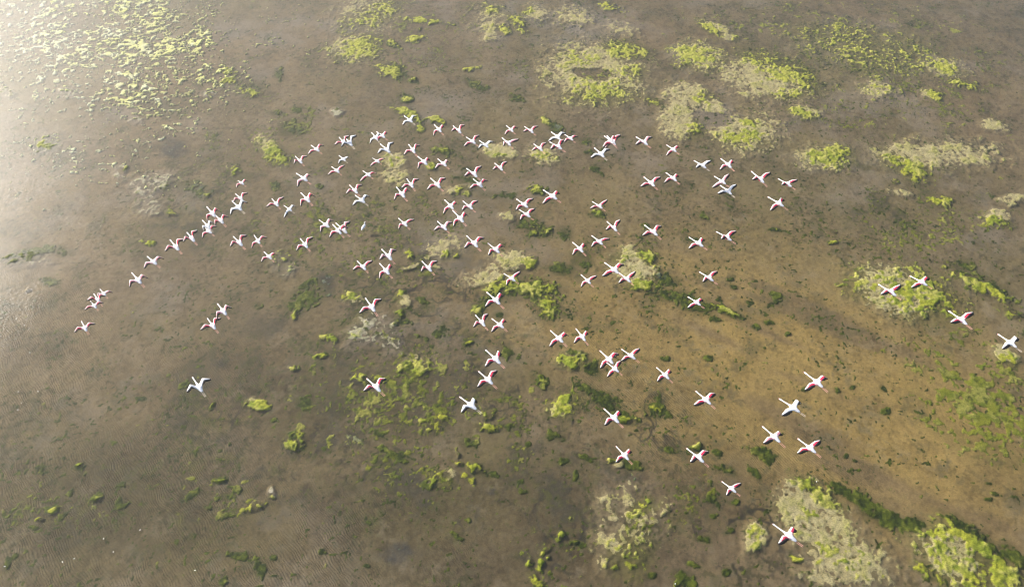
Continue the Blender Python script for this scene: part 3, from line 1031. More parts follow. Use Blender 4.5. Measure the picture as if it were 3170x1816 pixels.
def flamingo(idx, rec):
    hx, hy, bx, by, lx, ly, rx, ry, style = rec[:9]
    rnd = random.Random(idx * 7 + 3)
    zb = 18.0 + rnd.uniform(-0.8, 0.8)
    Bp, Hp = at(bx, by, zb), at(hx, hy, zb)
    ax = (Hp - Bp).xy
    k = min(1.22, max(0.80, ax.length / 0.66))
    yaw = math.atan2(ax.y, ax.x)
    Mw = Matrix.Translation(Bp) @ Matrix.Rotation(yaw, 4, 'Z')
    Mi = Mw.inverted()
    cpos = Mi @ Vector((0, 0, CAM_H))
    nk = ax.length / 0.66 / k             # neck stretch left over
    verts, faces, mi = [], [], []
    def add(v): verts.append(tuple(v)); return len(verts) - 1
    bob = rnd.uniform(-0.02, 0.02)
    ring = []
    for s, (x, a, b, z) in enumerate(BODY):
        if x > 0.2: x = 0.2 + (x - 0.2) * nk; z += bob * (x - 0.2) * 2
        r = []
        for i in range(NB):
            t = 2 * math.pi * i / NB
            r.append(add((x * k, math.cos(t) * a * 0.93 * k, (z + math.sin(t) * b) * k)))
        ring.append(r)
    skip = set()
    for s in range(WA, WA + 3):
        for i in (0, NB - 1, 4, 5): skip.add((s, i))
    legf = [(1, 6), (1, 8)]
    for l in legf: skip.add(l)
    for s in range(len(ring) - 1):
        for i in range(NB):
            if (s, i) in skip: continue
            j = (i + 1) % NB
            faces.append((ring[s][i], ring[s + 1][i], ring[s + 1][j], ring[s][j])); mi.append(0)
    faces.append(tuple(ring[0])); mi.append(0)
    faces.append(tuple(reversed(ring[-1]))); mi.append(0)
    # legs trail behind the tail
    for (s, i) in legf:
        j = i + 1
        q4 = [ring[s][i], ring[s][j], ring[s + 1][j], ring[s + 1][i]]
        sy = -1 if i == 6 else 1
        prev = q4
        spread = rnd.uniform(-0.006, 0.012)
        for (x, w, z) in ((-0.36, 0.014, -0.035), (-0.48, 0.010, -0.040), (-0.50, 0.014, -0.040), (-0.61, 0.009, -0.045), (-0.64, 0.020, -0.046), (-0.71, 0.013, -0.05)):
            y = sy * (0.032 + spread * (-x))
            h = w if x > -0.63 else 0.006
            # tail-side vertices of the opening lie above, body-side ones below
            c = [(x, y - w, z + h), (x, y + w, z + h), (x, y + w, z - h), (x, y - w, z - h)]
            nr = [add((a * k, b * k, d * k)) for a, b, d in c]
            for e in range(4):
                f = (prev[e], prev[(e + 1) % 4], nr[(e + 1) % 4], nr[e])
                faces.append(f); mi.append(3)
            prev = nr
        faces.append(tuple(prev)); mi.append(3)
    # wings
    feathers = []
    for side, (tu, tv) in ((1, (lx, ly)), (-1, (rx, ry))):
        i0 = 0 if side == 1 else 5
        up = 1 if side == 1 else 4
        dn = NB - 1 if side == 1 else 6
        st = [WA + 3, WA + 2, WA + 1, WA]           # front to back
        root = [ring[st[0]][i0]] + [ring[s][up] for s in st] + [ring[st[3]][i0]] + [ring[s][dn] for s in reversed(st)]
        S = Vector((0.12 * k, side * 0.100 * k, 0.02 * k))
        d = (Mi.to_3x3() @ ray(tu, tv))
        best = None
        for si in range(-22, 13):
            sx = si * 0.02
            lam = (S.x + sx * k - cpos.x) / d.x if abs(d.x) > 1e-4 else None
            if lam is None or lam <= 0: continue
            T = cpos + d * lam
            D = T - S
            if D.y * side < 0.05 or D.length > 0.95 * k: continue
            el = math.atan2(D.z, abs(D.y))
            L_ = D.length / k
            cost = 5 * (L_ - 0.64) ** 2 + 0.55 * (el - 0.05) ** 2 + 1.3 * (sx + 0.10) ** 2 + (8 * (L_ - 0.80) ** 2 if L_ > 0.80 else 0)
            if best is None or cost < best[0]: best = (cost, T, L_, el)
        if best is None:
            Tz = Mi @ at(tu, tv, zb); Tz.y = side * max(abs(Tz.y), 0.25)
            best = (0, S + (Tz - S) * min(1, 0.7 * k / (Tz - S).length))
        T = best[1]
        D = T - S
        dist = D.length
        La, Lh = 0.36 * k, 0.38 * k
        if dist > (La + Lh) * 0.985:
            sc = dist / ((La + Lh) * 0.985); La *= sc; Lh *= sc
        e = D.normalized()
        a_ = (La * La - Lh * Lh + dist * dist) / (2 * dist)
        hgt = math.sqrt(max(0.0, La * La - a_ * a_))
        bd = Vector((0.45, 0, 0.9)); bd -= e * bd.dot(e); bd.normalize()
        Wp = S + e * a_ + bd * hgt
        # leading edge curve through shoulder, wrist, tip
        us = (0.16, 0.34, 0.50, 0.60, 0.76, 0.90, 1.0)
        chords = (0.295, 0.315, 0.315, 0.300, 0.245, 0.165, 0.065)
        vfs = (0.72, 0.64, 0.57, 0.52, 0.45, 0.40, 0.50)
        prev = root
        fr = []
        for n, u in enumerate(us):
            if u < 0.5: Pp = S.lerp(Wp, u / 0.5)
            else: Pp = Wp.lerp(T, (u - 0.5) / 0.5)
            if 0.45 < u < 0.65: Pp = Pp * 0.85 + (S.lerp(Wp, 0.85) * 0.5 + Wp.lerp(T, 0.2) * 0.5) * 0.15
            seg = ((Wp - S) if u < 0.45 else (T - Wp) if u > 0.55 else (T - S)).normalized()
            ch = (Vector((-1, 0, -0.10)) + seg * (0.10 + 0.75 * max(0, u - 0.45)))
            ch = ch.normalized()
            nrm = seg.cross(ch) * (1 if side == -1 else -1)
            if nrm.z < 0: nrm = -nrm
            nrm.normalize()
            c = chords[n] * k
            th = 0.030 * (1 - 0.75 * u) * k
            vf = vfs[n]
            prof = []
            for v in (0.0, 0.14, 0.40, 0.70, 0.93):
                camb = math.sin(math.pi * min(1, v * vf + 0.08)) * 0.06 * c
                prof.append((v, camb))
            loop = [add(Pp + ch * (prof[0][0] * vf * c))]
            for v, cb in prof[1:]: loop.append(add(Pp + ch * (v * vf * c) + nrm * (cb + th * (1 - v * 0.8))))
            loop.append(add(Pp + ch * (vf * c) + nrm * (0.02 * c)))
            for v, cb in reversed(prof[1:]): loop.append(add(Pp + ch * (v * vf * c) + nrm * (cb - th * 0.6 * (1 - v * 0.8))))
            for m_ in range(10):
                m2 = (m_ + 1) % 10
                f = (prev[m_], loop[m_], loop[m2], prev[m2])
                if side == 1: f = tuple(reversed(f))
                faces.append(f)
                red = 0
                if m_ in (3, 4) and 1 <= n <= 4: red = 1
                if m_ == 2 and n in (1, 2, 3): red = 1
                if m_ == 2 and n in (4, 5): red = 2
                if m_ in (3, 4) and n in (0, 5): red = 2
                if m_ in (5, 6, 7) and n < 5: red = 1
                mi.append(red)
            prev = loop
            fr.append((Pp, ch, nrm, c, vf, th))
        faces.append(tuple(prev) if side == -1 else tuple(reversed(prev))); mi.append(0)
        # black flight feathers, a fan of their own behind the coverts
        fv, ff = [], []
        cuts = []
        for n in range(len(fr) - 1):
            m_ = 3 if n < 5 else 2
            for q_ in range(m_):
                t = q_ / m_
                A, Bf = fr[n], fr[n + 1]
                cuts.append([A[x].lerp(Bf[x], t) if x < 3 else A[x] + (Bf[x] - A[x]) * t for x in range(6)] + [q_ % 2])
        cuts.append(list(fr[-1]) + [0])
        for n, (Pp, ch, nrm, c, vf, th, od) in enumerate(cuts):
            t = n / (len(cuts) - 1)
            sc = (0.93 if od else 1.0)
            full = (1.0 - 0.25 * max(0, 0.18 - t) / 0.18) * sc + (0.55 if n == len(cuts) - 1 else 0)
            a0 = Pp + ch * ((vf - 0.10) * c) + nrm * (0.008 * k)
            a1 = Pp + ch * (full * c) + nrm * (0.004 * k)
            a2 = Pp + ch * ((vf - 0.10) * c) - nrm * (0.008 * k)
            am = Pp + ch * (((vf - 0.10) * 0.5 + full * 0.5) * c) + nrm * (0.013 * k)
            fv += [tuple(a0), tuple(am), tuple(a1), tuple(a2)]
        for n in range(len(cuts) - 1):
            for e_ in range(4):
                A, Bq = n * 4 + e_, n * 4 + (e_ + 1) % 4
                f = (A, Bq, Bq + 4, A + 4)
                ff.append(f if side == -1 else tuple(reversed(f)))
        ff.append((0, 3, 2, 1)); ff.append(tuple(len(fv) - 4 + x for x in range(4)))
        feathers.append((fv, ff))
    if style == 'r': mats = [M_WHITE, M_RED, M_PINK, M_LEG]
    elif style == 'p': mats = [M_WHITE, M_ROSE, M_PINK, M_LEG]
    else: mats = [M_WHITE, M_WHITE, M_WHITE, M_LEGP]
    o = mesh_obj('flamingo', verts, faces, mats, midx=mi)
    o.matrix_world = Mw
    sm = o.modifiers.new('smooth', 'SUBSURF'); sm.levels = 1; sm.render_levels = 1
    for fv, ff in feathers:
        mesh_obj('flight_feathers', fv, ff, [M_BLACK], o)
    # bent bill
    bv, bf, bm = [], [], []
    x0 = 0.2 + (0.735 - 0.2) * nk
    for (dx, a, z) in ((-0.012, 0.022, -0.018), (0.03, 0.019, -0.030), (0.06, 0.016, -0.052), (0.075, 0.006, -0.085)):
        zz = z + bob * (x0 - 0.2) * 2
        for i in range(6):
            t = math.pi * i / 3
            bv.append(((x0 + dx + math.sin(t) * a * 0.4) * k, math.cos(t) * a * k, (zz + math.sin(t) * a) * k))
    for s in range(3):
        for i in range(6):
            j = (i + 1) % 6
            bf.append((s * 6 + i, s * 6 + 6 + i, s * 6 + 6 + j, s * 6 + j)); bm.append(1 if s > 0 else 0)
    bf.append(tuple(range(6))); bm.append(0); bf.append(tuple(reversed(range(18, 24)))); bm.append(1)
    mesh_obj('bill', bv, bf, [M_BILL, M_BILLT], o, midx=bm)
    return o

# head, body centre, left wing tip, right wing tip, plumage, label
BIRDS = [
    (738.5, 560.1, 748.1, 566.8, 731.2, 579.3, 766.1, 560.1, 'r', 'small red winged flamingo topping the slanting left line, short neck and drooped wings'),
    (730.5, 601, 744.5, 614.2, 721.6, 623.8, 764.9, 596.2, 'r', "red winged flamingo in the slanting left line, its tail over a white bird's head"),
    (720.4, 623.8, 738.5, 641.8, 712, 662.3, 763.7, 625, 'w', 'all white flamingo with long legs in the slanting left line, largest white bird there'),
    (641.8, 641.8, 657.9, 661.1, 641.8, 682.7, 680.8, 653.8, 'r', 'red winged flamingo with drooped black tips, uppermost of the tight left knot'),
    (667.5, 665.9, 683.2, 682.7, 665.1, 695.9, 706, 670.7, 'r', 'red winged flamingo rightmost in the tight knot of the slanting left line'),
    (627.9, 682.7, 642.3, 699.5, 630.3, 713.9, 661.5, 691.1, 'w', 'white winged flamingo half covered by a red winged one in the tight left knot'),
    (631.5, 701.9, 646.6, 715.1, 625.5, 734.4, 668.8, 699.5, 'r', 'red winged flamingo overlapping a white winged one in the tight left knot'),
    (579.8, 720, 594.2, 738, 566.6, 746.4, 608.7, 711.5, 'r', 'red winged flamingo flying straight behind the tight left knot, wing touching the bird below'),
    (528.1, 744, 545, 764.4, 510.1, 775.2, 567.8, 738, 'r', 'red winged flamingo with wide straight wings, its right wing tip touching the bird above it'),
    (724, 733.2, 740.9, 751.2, 712, 760.8, 761.3, 727.2, 'r', 'flamingo with straight red wings left of a drooped wing bird, below the tight left knot'),
    (457.2, 794.5, 475.2, 810.1, 445.2, 828.1, 505.3, 799.3, 'p', 'pink winged flamingo with drooped black tips, alone in the gap of the slanting left line'),
    (409.1, 845, 427.9, 866.6, 400, 885.8, 456, 859.4, 'p', 'pale pink winged flamingo with drooped wings, alone just above the left trio'),
    (310.6, 895.4, 321.4, 908.7, 299.8, 918.3, 347.8, 903.8, 'p', 'pale winged flamingo, uppermost of the overlapping trio at the far left'),
    (291.3, 909.9, 302.9, 927.9, 269.7, 926.7, 325, 913.5, 'r', 'red straight winged flamingo in the middle of the overlapping trio at the far left'),
    (281.2, 932.2, 292.1, 945.9, 262, 957.2, 319, 936.3, 'r', 'red winged flamingo with drooped black tips, lowest of the overlapping trio at the far left'),
    (253.4, 995.7, 263.2, 1014.4, 230.5, 1026, 293.3, 1000.5, 'r', 'red winged flamingo alone at the far left end of the whole flock'),
    (674.8, 941.1, 691.6, 962.7, 670.7, 983.2, 715.6, 951.9, 'p', 'pink winged flamingo, upper one of the pair touching wings at lower left'),
    (643.5, 986.8, 658.7, 1007.2, 620.7, 1018, 682, 982, 'r', 'straight red winged flamingo, lower one of the pair touching wings at lower left'),
    (1252.9, 360.4, 1268.5, 372.5, 1245.7, 385.7, 1288.9, 358, 'w', 'plain white flamingo, topmost of the whole flock, beside a slanting green clump'),
    (964.4, 450.6, 980, 462.6, 953.6, 475.8, 1000.5, 449.4, 'r', 'red winged flamingo just left of the overlapping white and red pair, upper left'),
    (1051, 426.5, 1063, 439.8, 1035.3, 447, 1079.8, 419.3, 'r', 'red winged flamingo partly behind a white one, upper left of the flock'),
    (1066.6, 424.1, 1082.2, 442.2, 1055.8, 453, 1101.4, 418.1, 'w', 'white flamingo with long trailing legs, partly covering a red winged one at upper left'),
    (1151.4, 411.4, 1162.7, 425.3, 1144.7, 443.4, 1179.6, 418.1, 'w', 'pale flamingo half hidden on the left of its red winged partner, near the top'),
    (1167.5, 408.5, 1183.2, 420.5, 1167.5, 437.4, 1201.2, 414.5, 'r', "red winged flamingo flying over its pale partner's right side, near the top"),
    (1179.1, 447, 1197.6, 463.8, 1168.8, 473.4, 1216.8, 439.8, 'w', 'white flamingo with black trailing edges and legs reaching a beige mat, upper left'),
    (915.6, 485.4, 928.4, 498.7, 909.6, 505.4, 949.5, 482.3, 'r', 'red winged flamingo at the left end of the upper rows, wings half folded'),
    (1050.5, 482.3, 1063, 492.6, 1047.4, 505.9, 1083.4, 491.4, 'w', 'small white flamingo with strongly arched wings, in the upper left rows'),
    (1266.1, 448.2, 1278.1, 465, 1250.5, 477, 1298.6, 449.4, 'r', 'straight red winged flamingo right of the white one whose legs reach a beige mat'),
    (1153.8, 489.5, 1167.5, 498.7, 1145.9, 512.6, 1189.2, 490.2, 'r', 'red winged flamingo with drooped tips, flying along the left edge of a round beige mat'),
    (1028.1, 516.7, 1042.5, 528.7, 1015.4, 539, 1065.4, 510.7, 'r', 'straight red winged flamingo below the small arched winged white one'),
    (1124.8, 529.4, 1139.4, 540.7, 1113.9, 560, 1163.9, 535.9, 'r', 'drooped red winged flamingo below left of the round beige mat'),
    (919.2, 537.1, 940.4, 552.7, 920, 575.6, 964.4, 549.6, 'p', 'pink winged flamingo with black drooped tips, left of the middle rows above open mud'),
    (1083.9, 574.4, 1098.6, 590, 1071.4, 597.2, 1119.5, 571.2, 'r', "straight red winged flamingo with its tail meeting a white flamingo's head"),
    (1260.8, 555.1, 1272.8, 572, 1242.8, 579.9, 1295, 552.7, 'r', 'straight red winged flamingo above a drooped one, just below the round beige mat'),
    (1228.8, 580.9, 1244.5, 600.8, 1220, 616, 1268.5, 590.5, 'r', 'drooped red winged flamingo tucked under a straight winged one, below the round beige mat'),
    (933.2, 598.4, 950, 616.4, 930.3, 635.2, 973.6, 606.3, 'r', 'red winged flamingo with bent wings, above right of the white one with hanging wing'),
    (1101.4, 605.6, 1119.5, 620, 1091.3, 633.8, 1142.3, 606.3, 'w', 'white flamingo whose head meets the tail of a red winged one, middle left'),
    (843, 616.4, 855, 630.9, 825, 638.1, 876.7, 609.2, 'r', 'straight red winged flamingo left of a white flamingo with a hanging left wing'),
    (880.3, 636.9, 895.2, 647.7, 878.4, 672.9, 915.1, 638.1, 'w', 'white flamingo with one wing hanging low, among red winged birds at middle left'),
    (989.7, 681.7, 1008.9, 696.2, 990.9, 716.6, 1029.8, 682.2, 'p', 'pink winged flamingo with drooped black tips, left of the overlapping pair near the egret'),
    (1031.7, 695.7, 1047.4, 714.2, 1019.7, 732.2, 1075, 703.4, 'r', 'red winged flamingo in front of a pale one, left of the small white wading bird'),
    (1041.3, 691.3, 1063, 711.8, 1046.2, 720.2, 1081, 684.6, 'p', 'pale winged flamingo mostly hidden behind a red one, nearest to the small white wading bird'),
    (1235.6, 676.9, 1251.7, 692.5, 1233.7, 707, 1280.5, 678.1, 'r', 'drooped red winged flamingo right of the small white wading bird, alone'),
    (787.7, 729.1, 798.6, 745.4, 779.3, 765.9, 824.5, 733.4, 'r', 'drooped red winged flamingo right beside a straight winged one, below the tight left knot'),
    (930.8, 739.4, 944.7, 757.5, 917.5, 773.1, 966.8, 732.7, 'r', 'straight red winged flamingo alone left below the overlapping pair near the wading bird'),
    (818.3, 779.8, 832.9, 794.2, 808.2, 808.7, 857, 788.7, 'r', 'red winged flamingo with black drooped tips, at the left edge of a pale speckled patch'),
    (1183.7, 772.6, 1202.4, 793.5, 1174.8, 801.4, 1224, 772.6, 'p', 'flamingo with straight pink wings and long legs, top of a trio at left centre'),
    (1107.5, 809.1, 1123.6, 826, 1092.3, 832.7, 1151.4, 805.5, 'r', 'straight red winged flamingo, left one of a trio at left centre'),
    (1177.2, 817.5, 1195.2, 838, 1174.3, 859.6, 1215.6, 827.2, 'r', 'drooped red winged flamingo, lowest of a trio at left centre'),
    (1345.4, 386.9, 1358.7, 401.3, 1341.8, 418.8, 1376.7, 394.8, 'r', 'drooped red winged flamingo near the top, with a green clump above it'),
    (1404.3, 390.5, 1419.2, 404.9, 1397.1, 404.9, 1436.8, 386.2, 'r', 'straight red winged flamingo near the top, right of a drooped red one by algae'),
    (1445.2, 425.3, 1462.5, 438.1, 1435.6, 451.1, 1481.2, 418.1, 'r', 'straight red winged flamingo just left of a black and white one on a beige mat'),
    (1485.6, 436.2, 1502.4, 449.4, 1480.8, 457.8, 1526.4, 438.1, 'w', 'black and white winged flamingo flying over the left edge of a pale beige mat'),
    (1568.5, 390, 1581.7, 402, 1562.3, 415.7, 1601, 394.8, 'r', 'drooped red winged flamingo above the pale beige mat at the top of the flock'),
    (1625.5, 393.4, 1642.3, 405.4, 1619.5, 406.8, 1663.5, 390, 'r', 'straight red winged flamingo top centre, left of a grey green clump'),
    (1555.8, 427.7, 1572.1, 442.9, 1557, 450.6, 1603.8, 430.1, 'p', 'pink winged flamingo with a dark drooped left wing, over the pale beige mat'),
    (1708.4, 409.2, 1725.2, 424.1, 1697.1, 436.2, 1749.3, 410.9, 'w', 'white flamingo with one straight wing over two red ones, top centre cluster'),
    (1750, 416.9, 1765.4, 428.5, 1745.7, 438.6, 1787, 422.2, 'r', 'drooped red winged flamingo, rightmost of the top centre cluster'),
    (1654.3, 447, 1670.7, 460.2, 1647.1, 464.5, 1689.2, 441.4, 'r', 'straight red winged flamingo, leftmost of the top centre cluster on a pale mat'),
    (1703.6, 439.8, 1726.9, 454.2, 1703.6, 460.2, 1744.5, 431.3, 'r', 'deep red winged flamingo just under the white one in the top centre cluster'),
    (1295, 485.4, 1312.5, 501.5, 1293.3, 519.8, 1329.8, 498.2, 'r', 'drooped red winged flamingo with its tail beside a yellow green clump'),
    (1356.7, 492.6, 1373.1, 507.1, 1346.6, 519.8, 1389.9, 505.9, 'p', 'pale pink winged flamingo just right of a yellow green clump'),
    (1532.9, 505.9, 1548.1, 520.3, 1525, 523.9, 1567.8, 499.9, 'r', 'straight red winged flamingo alone under the two pale beige mats'),
    (1446.4, 522.2, 1466.3, 539, 1437.5, 543.1, 1488.5, 513.6, 'r', 'large straight red winged flamingo, upper one of two closely following each other'),
    (1334.6, 552, 1353.8, 572, 1322.1, 584.7, 1377.4, 550.3, 'r', 'straight red winged flamingo with long pink legs, right of two overlapping red ones'),
    (1466.8, 555.1, 1484.1, 571.2, 1453.6, 581.6, 1507.7, 558.3, 'r', "red winged flamingo just behind another, its head at the other's feet"),
    (1378.4, 620, 1394.7, 637.6, 1371.9, 659.7, 1417.5, 633.8, 'r', 'drooped red winged flamingo whose legs touch the head of the next one'),
    (1435.1, 624.1, 1453.1, 639.3, 1429.6, 648.9, 1477.6, 620, 'r', 'slightly bent red winged flamingo right of one whose legs touch the next bird'),
    (1684.4, 590, 1710.8, 608, 1679.6, 628, 1730, 599.6, 'r', 'red winged flamingo with long legs and one raised wing, beside a solid green oval clump'),
    (1601.4, 617.6, 1622.6, 633.8, 1596.6, 648.2, 1649, 613.6, 'r', 'red winged flamingo, upper one of two stacked left of a long legged bird'),
    (1609.4, 650.1, 1630.3, 664.5, 1609.4, 678.5, 1653.8, 644.8, 'r', 'drooped red winged flamingo, lower one of two stacked left of a long legged bird'),
    (1403.1, 652.9, 1424.8, 676.9, 1402.6, 698.6, 1446.4, 664.9, 'r', "red winged flamingo with a long neck reaching another bird's feet, middle of the flock"),
    (1356.2, 686.5, 1373.6, 703.4, 1343, 711.1, 1398.3, 686.1, 'p', 'pale pinkish straight winged flamingo below left of the long necked chain of two'),
    (1446.4, 731, 1468, 753.8, 1437.5, 764.7, 1496.9, 734.6, 'r', 'big red winged flamingo over the upper edge of the broad pale mat'),
    (1512.5, 754.3, 1534.1, 772.6, 1511.3, 787.5, 1559.9, 762.3, 'r', 'drooped red winged flamingo over the right side of the broad pale mat'),
    (1308.2, 810.3, 1326.2, 829.6, 1302.9, 838.5, 1351.4, 806.7, 'r', 'straight red winged flamingo left of the broad pale mat, alone beside a whitish streak'),
    (1561.8, 847.6, 1583.4, 862, 1566.6, 880.8, 1608.7, 839.2, 'r', 'red winged flamingo with steep wings between the broad pale mat and the branching green mat'),
    (1508.9, 905.3, 1534.6, 929.3, 1501.7, 946.2, 1557.5, 914.4, 'r', 'pale red winged flamingo over the left arm of the branching green mat'),
    (1872.6, 421.7, 1889.4, 436.2, 1865.9, 453.5, 1906.2, 424.1, 'r', 'red winged flamingo, left one of two flying almost on top of each other'),
    (1881, 421.7, 1896.6, 439.8, 1873.1, 456.6, 1919, 416.4, 'r', 'red winged flamingo, right one of two flying almost on top of each other'),
    (1841.8, 459.7, 1860.1, 477, 1828.8, 486.6, 1885.8, 461.4, 'w', 'white flamingo just below two red ones flying almost on top of each other'),
    (1971.6, 424.6, 1993.3, 440.5, 1967.5, 445.8, 2015.6, 422.9, 'p', 'pale flamingo with raised right wing and long legs, upper right rows'),
    (2065.4, 450.1, 2083.7, 463.1, 2062.5, 479.9, 2103.4, 456.6, 'r', 'drooped red winged flamingo, upper right, right below the pale long legged one'),
    (2151, 498.2, 2173.6, 512.6, 2153.8, 518.4, 2199.5, 496.2, 'w', 'white flamingo with black drooped wing tips and long legs, upper right group'),
    (2233.9, 492.6, 2253.6, 510.2, 2227.9, 523.9, 2270.4, 502.3, 'r', 'red winged flamingo right beside a white one with black drooped wing tips'),
    (1995.7, 549.1, 2015.6, 567.2, 1982.7, 575.6, 2042.8, 547.2, 'r', 'straight red winged flamingo with pink legs, left one of two side by side'),
    (2063.7, 535.9, 2083.7, 552, 2056.5, 563.1, 2098.6, 546.2, 'r', 'drooped red winged flamingo, right one of two side by side above open mud'),
    (2213.9, 546.7, 2235.1, 561.6, 2204.8, 578.5, 2254.8, 538.3, 'p', 'pale winged flamingo above a plain white one whose head touches its tail'),
    (2231.5, 574.4, 2252.9, 591.9, 2221.2, 597.7, 2277.6, 570.3, 'w', 'white straight winged flamingo, its head touching the tail of a pale one'),
    (1835.8, 624.9, 1854.6, 638.1, 1826.9, 643.4, 1878.6, 617.6, 'r', 'red winged flamingo with tail over a solid green oval clump'),
    (1881, 687.7, 1899.5, 705.8, 1875.5, 709.4, 1917.8, 679.3, 'r', 'straight red winged flamingo with a short left wing, right below the solid oval clump'),
    (1997.6, 698.1, 2022.1, 718.3, 1988, 726.9, 2045.2, 698.1, 'r', 'red winged flamingo with a yellow green tuft behind its right wing'),
    (2135.8, 736.5, 2162.3, 753.8, 2131.7, 767.1, 2176.7, 743, 'r', 'drooped red winged flamingo left of another over open mud, middle right'),
    (2220.7, 718.3, 2248.8, 735.1, 2232, 738.2, 2276, 714.2, 'r', 'red winged flamingo with a folded left wing, beside a green tuft at middle right'),
    (1834.1, 731, 1854.6, 747.8, 1830.5, 761.5, 1885.1, 737.5, 'r', 'drooped red winged flamingo with long legs, its tail at a green oval clump'),
    (1775.2, 751, 1794.5, 770.2, 1772.1, 786.3, 1811.8, 761.5, 'r', 'drooped red winged flamingo left of a long legged one, above dark olive algae'),
    (1874.3, 813.9, 1901.4, 835.1, 1864.2, 852.4, 1928.4, 817.5, 'r', 'larger red winged flamingo on the left rim of the straw coloured mound'),
    (1918.8, 845.7, 1939.9, 863.2, 1914.7, 874, 1964.7, 839.2, 'r', 'straight red winged flamingo over the lower left of the straw coloured mound'),
    (1800.5, 851.7, 1818.5, 868.8, 1798.1, 886.1, 1845.4, 852.4, 'r', 'drooped red winged flamingo above the tan sand, left below the straw mound'),
    (2168.3, 842.8, 2194.2, 860.1, 2175, 870.4, 2218.3, 838.7, 'r', 'red winged flamingo with raised right wing and pink legs, alone right of the straw mound'),
    (2132.5, 919.6, 2156, 935.9, 2127.8, 951.1, 2172.6, 931.9, 'r', 'red winged flamingo with one folded wing, over the dark submerged green band'),
    (1132.9, 924.2, 1150.9, 950.5, 1112.8, 965.9, 1179.3, 924.2, 'r', 'large straight red winged flamingo alone at left centre, above a faded whitish mat'),
    (1138.2, 1173, 1163.8, 1197.8, 1125.2, 1207, 1191.7, 1169.9, 'r', 'large straight red winged flamingo with red legs, over yellow green tufts at lower centre left'),
    (1473.6, 976.1, 1491.5, 997.8, 1465.2, 1009.2, 1508.5, 969.9, 'r', 'straight red winged flamingo, left one of the pair below the branching green mat'),
    (1524.9, 987.6, 1547.1, 1005.2, 1520.9, 1024.7, 1565.7, 995.3, 'r', 'drooped red winged flamingo, right one of the pair below the branching green mat'),
    (1506, 1084.3, 1534.2, 1111.2, 1501.4, 1131.3, 1550.2, 1094.2, 'r', 'red winged flamingo with a folded right wing above one with spread wings, centre'),
    (1484.7, 1151.4, 1510.7, 1175.2, 1477.6, 1194.7, 1535.7, 1145.2, 'r', 'red winged flamingo with spread wings and thin red legs over yellow algae, lower centre'),
    (1426.6, 1230.2, 1457.5, 1253.4, 1426.6, 1274.1, 1471.4, 1244.1, 'w', 'white flamingo with black wing edges alone over green tufts at the lower centre'),
    (1706.6, 1024.7, 1730.1, 1047.2, 1700.5, 1069.5, 1757, 1036.1, 'r', 'drooped red winged flamingo, left one of a side by side pair over tan sand'),
    (1784.9, 1019.4, 1802.5, 1042.3, 1776.5, 1058.7, 1819.8, 1031.8, 'r', 'red winged flamingo with half folded wings, right one of a pair over tan sand'),
    (1860, 1087.4, 1884.7, 1112.1, 1857.5, 1136.9, 1912.5, 1093.6, 'r', 'drooped red winged flamingo, upper left of three in a tight triangle on tan sand'),
    (1927, 1082.5, 1952.7, 1101, 1923, 1114.3, 1978.1, 1077.2, 'r', 'straight red winged flamingo, right one of three in a tight triangle on tan sand'),
    (1880.7, 1123.6, 1903.2, 1141.2, 1879.1, 1163.8, 1920.2, 1115.8, 'r', 'red winged flamingo with a steep right wing, lowest of three in a tight triangle'),
    (2035.4, 1139, 2058.6, 1160.7, 2033.8, 1177.7, 2077.1, 1149.8, 'r', 'red winged flamingo with short folded wings alone on tan sand, right of the tight triangle'),
    (2157.2, 1212.3, 2185, 1237, 2147.3, 1251.2, 2211.3, 1216.3, 'r', 'red winged flamingo with wide wings above a ring of ripples on tan sand'),
    (2416.2, 1235.8, 2454.9, 1261.1, 2419.3, 1282.8, 2471.9, 1247.2, 'w', 'white flamingo with black wing edges and long pink legs over tan sand at right'),
    (2327.8, 531, 2353.2, 555.1, 2328.4, 554.5, 2382.8, 532.8, 'r', 'red winged flamingo with its left wing foreshortened and thick pink legs, upper right'),
    (2411.3, 555.1, 2436.6, 569.9, 2419, 571.2, 2466.3, 555.1, 'r', 'red winged flamingo, rightmost in the upper half of the flock, with raised right wing'),
    (2379.8, 610.7, 2410.7, 629.9, 2384.1, 649.4, 2422.1, 620, 'r', 'red winged flamingo with a folded right wing, lowest of three at the upper right end'),
    (2723, 881.9, 2756.1, 903.6, 2726.1, 908.8, 2785.5, 880.4, 'r', 'red winged flamingo with spread wings over the largest oval mat'),
    (2820.4, 855.6, 2852.8, 873.6, 2819.8, 888.1, 2869.2, 866.5, 'r', 'red winged flamingo with a folded right wing over the top of the largest oval mat'),
    (2940.9, 964.5, 2974.9, 990.1, 2941.6, 995.4, 3009.6, 965.4, 'r', 'red winged flamingo with pink legs just right of the largest oval mat'),
    (3093.3, 1036.5, 3128, 1061.2, 3101.7, 1076.7, 3141.9, 1053.5, 'w', 'white flamingo nearest to the right edge, flying over a small pale green mat'),
    (1872.8, 1267, 1900.3, 1293.4, 1871.4, 1312.6, 1920.2, 1279, 'r', 'red winged flamingo over the lower end of the long dark green bank'),
    (2364.1, 1322.6, 2396.7, 1351.8, 2362.4, 1368.9, 2414.6, 1342.5, 'p', 'pale red winged flamingo with a folded right wing, lower right over tan sand'),
    (2474, 1359.7, 2507.3, 1386.1, 2467.8, 1399.8, 2536.5, 1361.4, 'r', 'red winged flamingo with spread wings, lower right, just right of one with a folded wing'),
    (1909.9, 1383.7, 1933.2, 1408.8, 1905.8, 1428.3, 1953.5, 1396.4, 'r', 'red winged flamingo over a dark olive clump with pale algae, lower right of centre'),
    (2129.6, 1389.5, 2161.2, 1415.6, 2136.5, 1427.3, 2190.7, 1395.7, 'r', 'red winged flamingo with one raised wing and red legs, above scattered dark green clumps'),
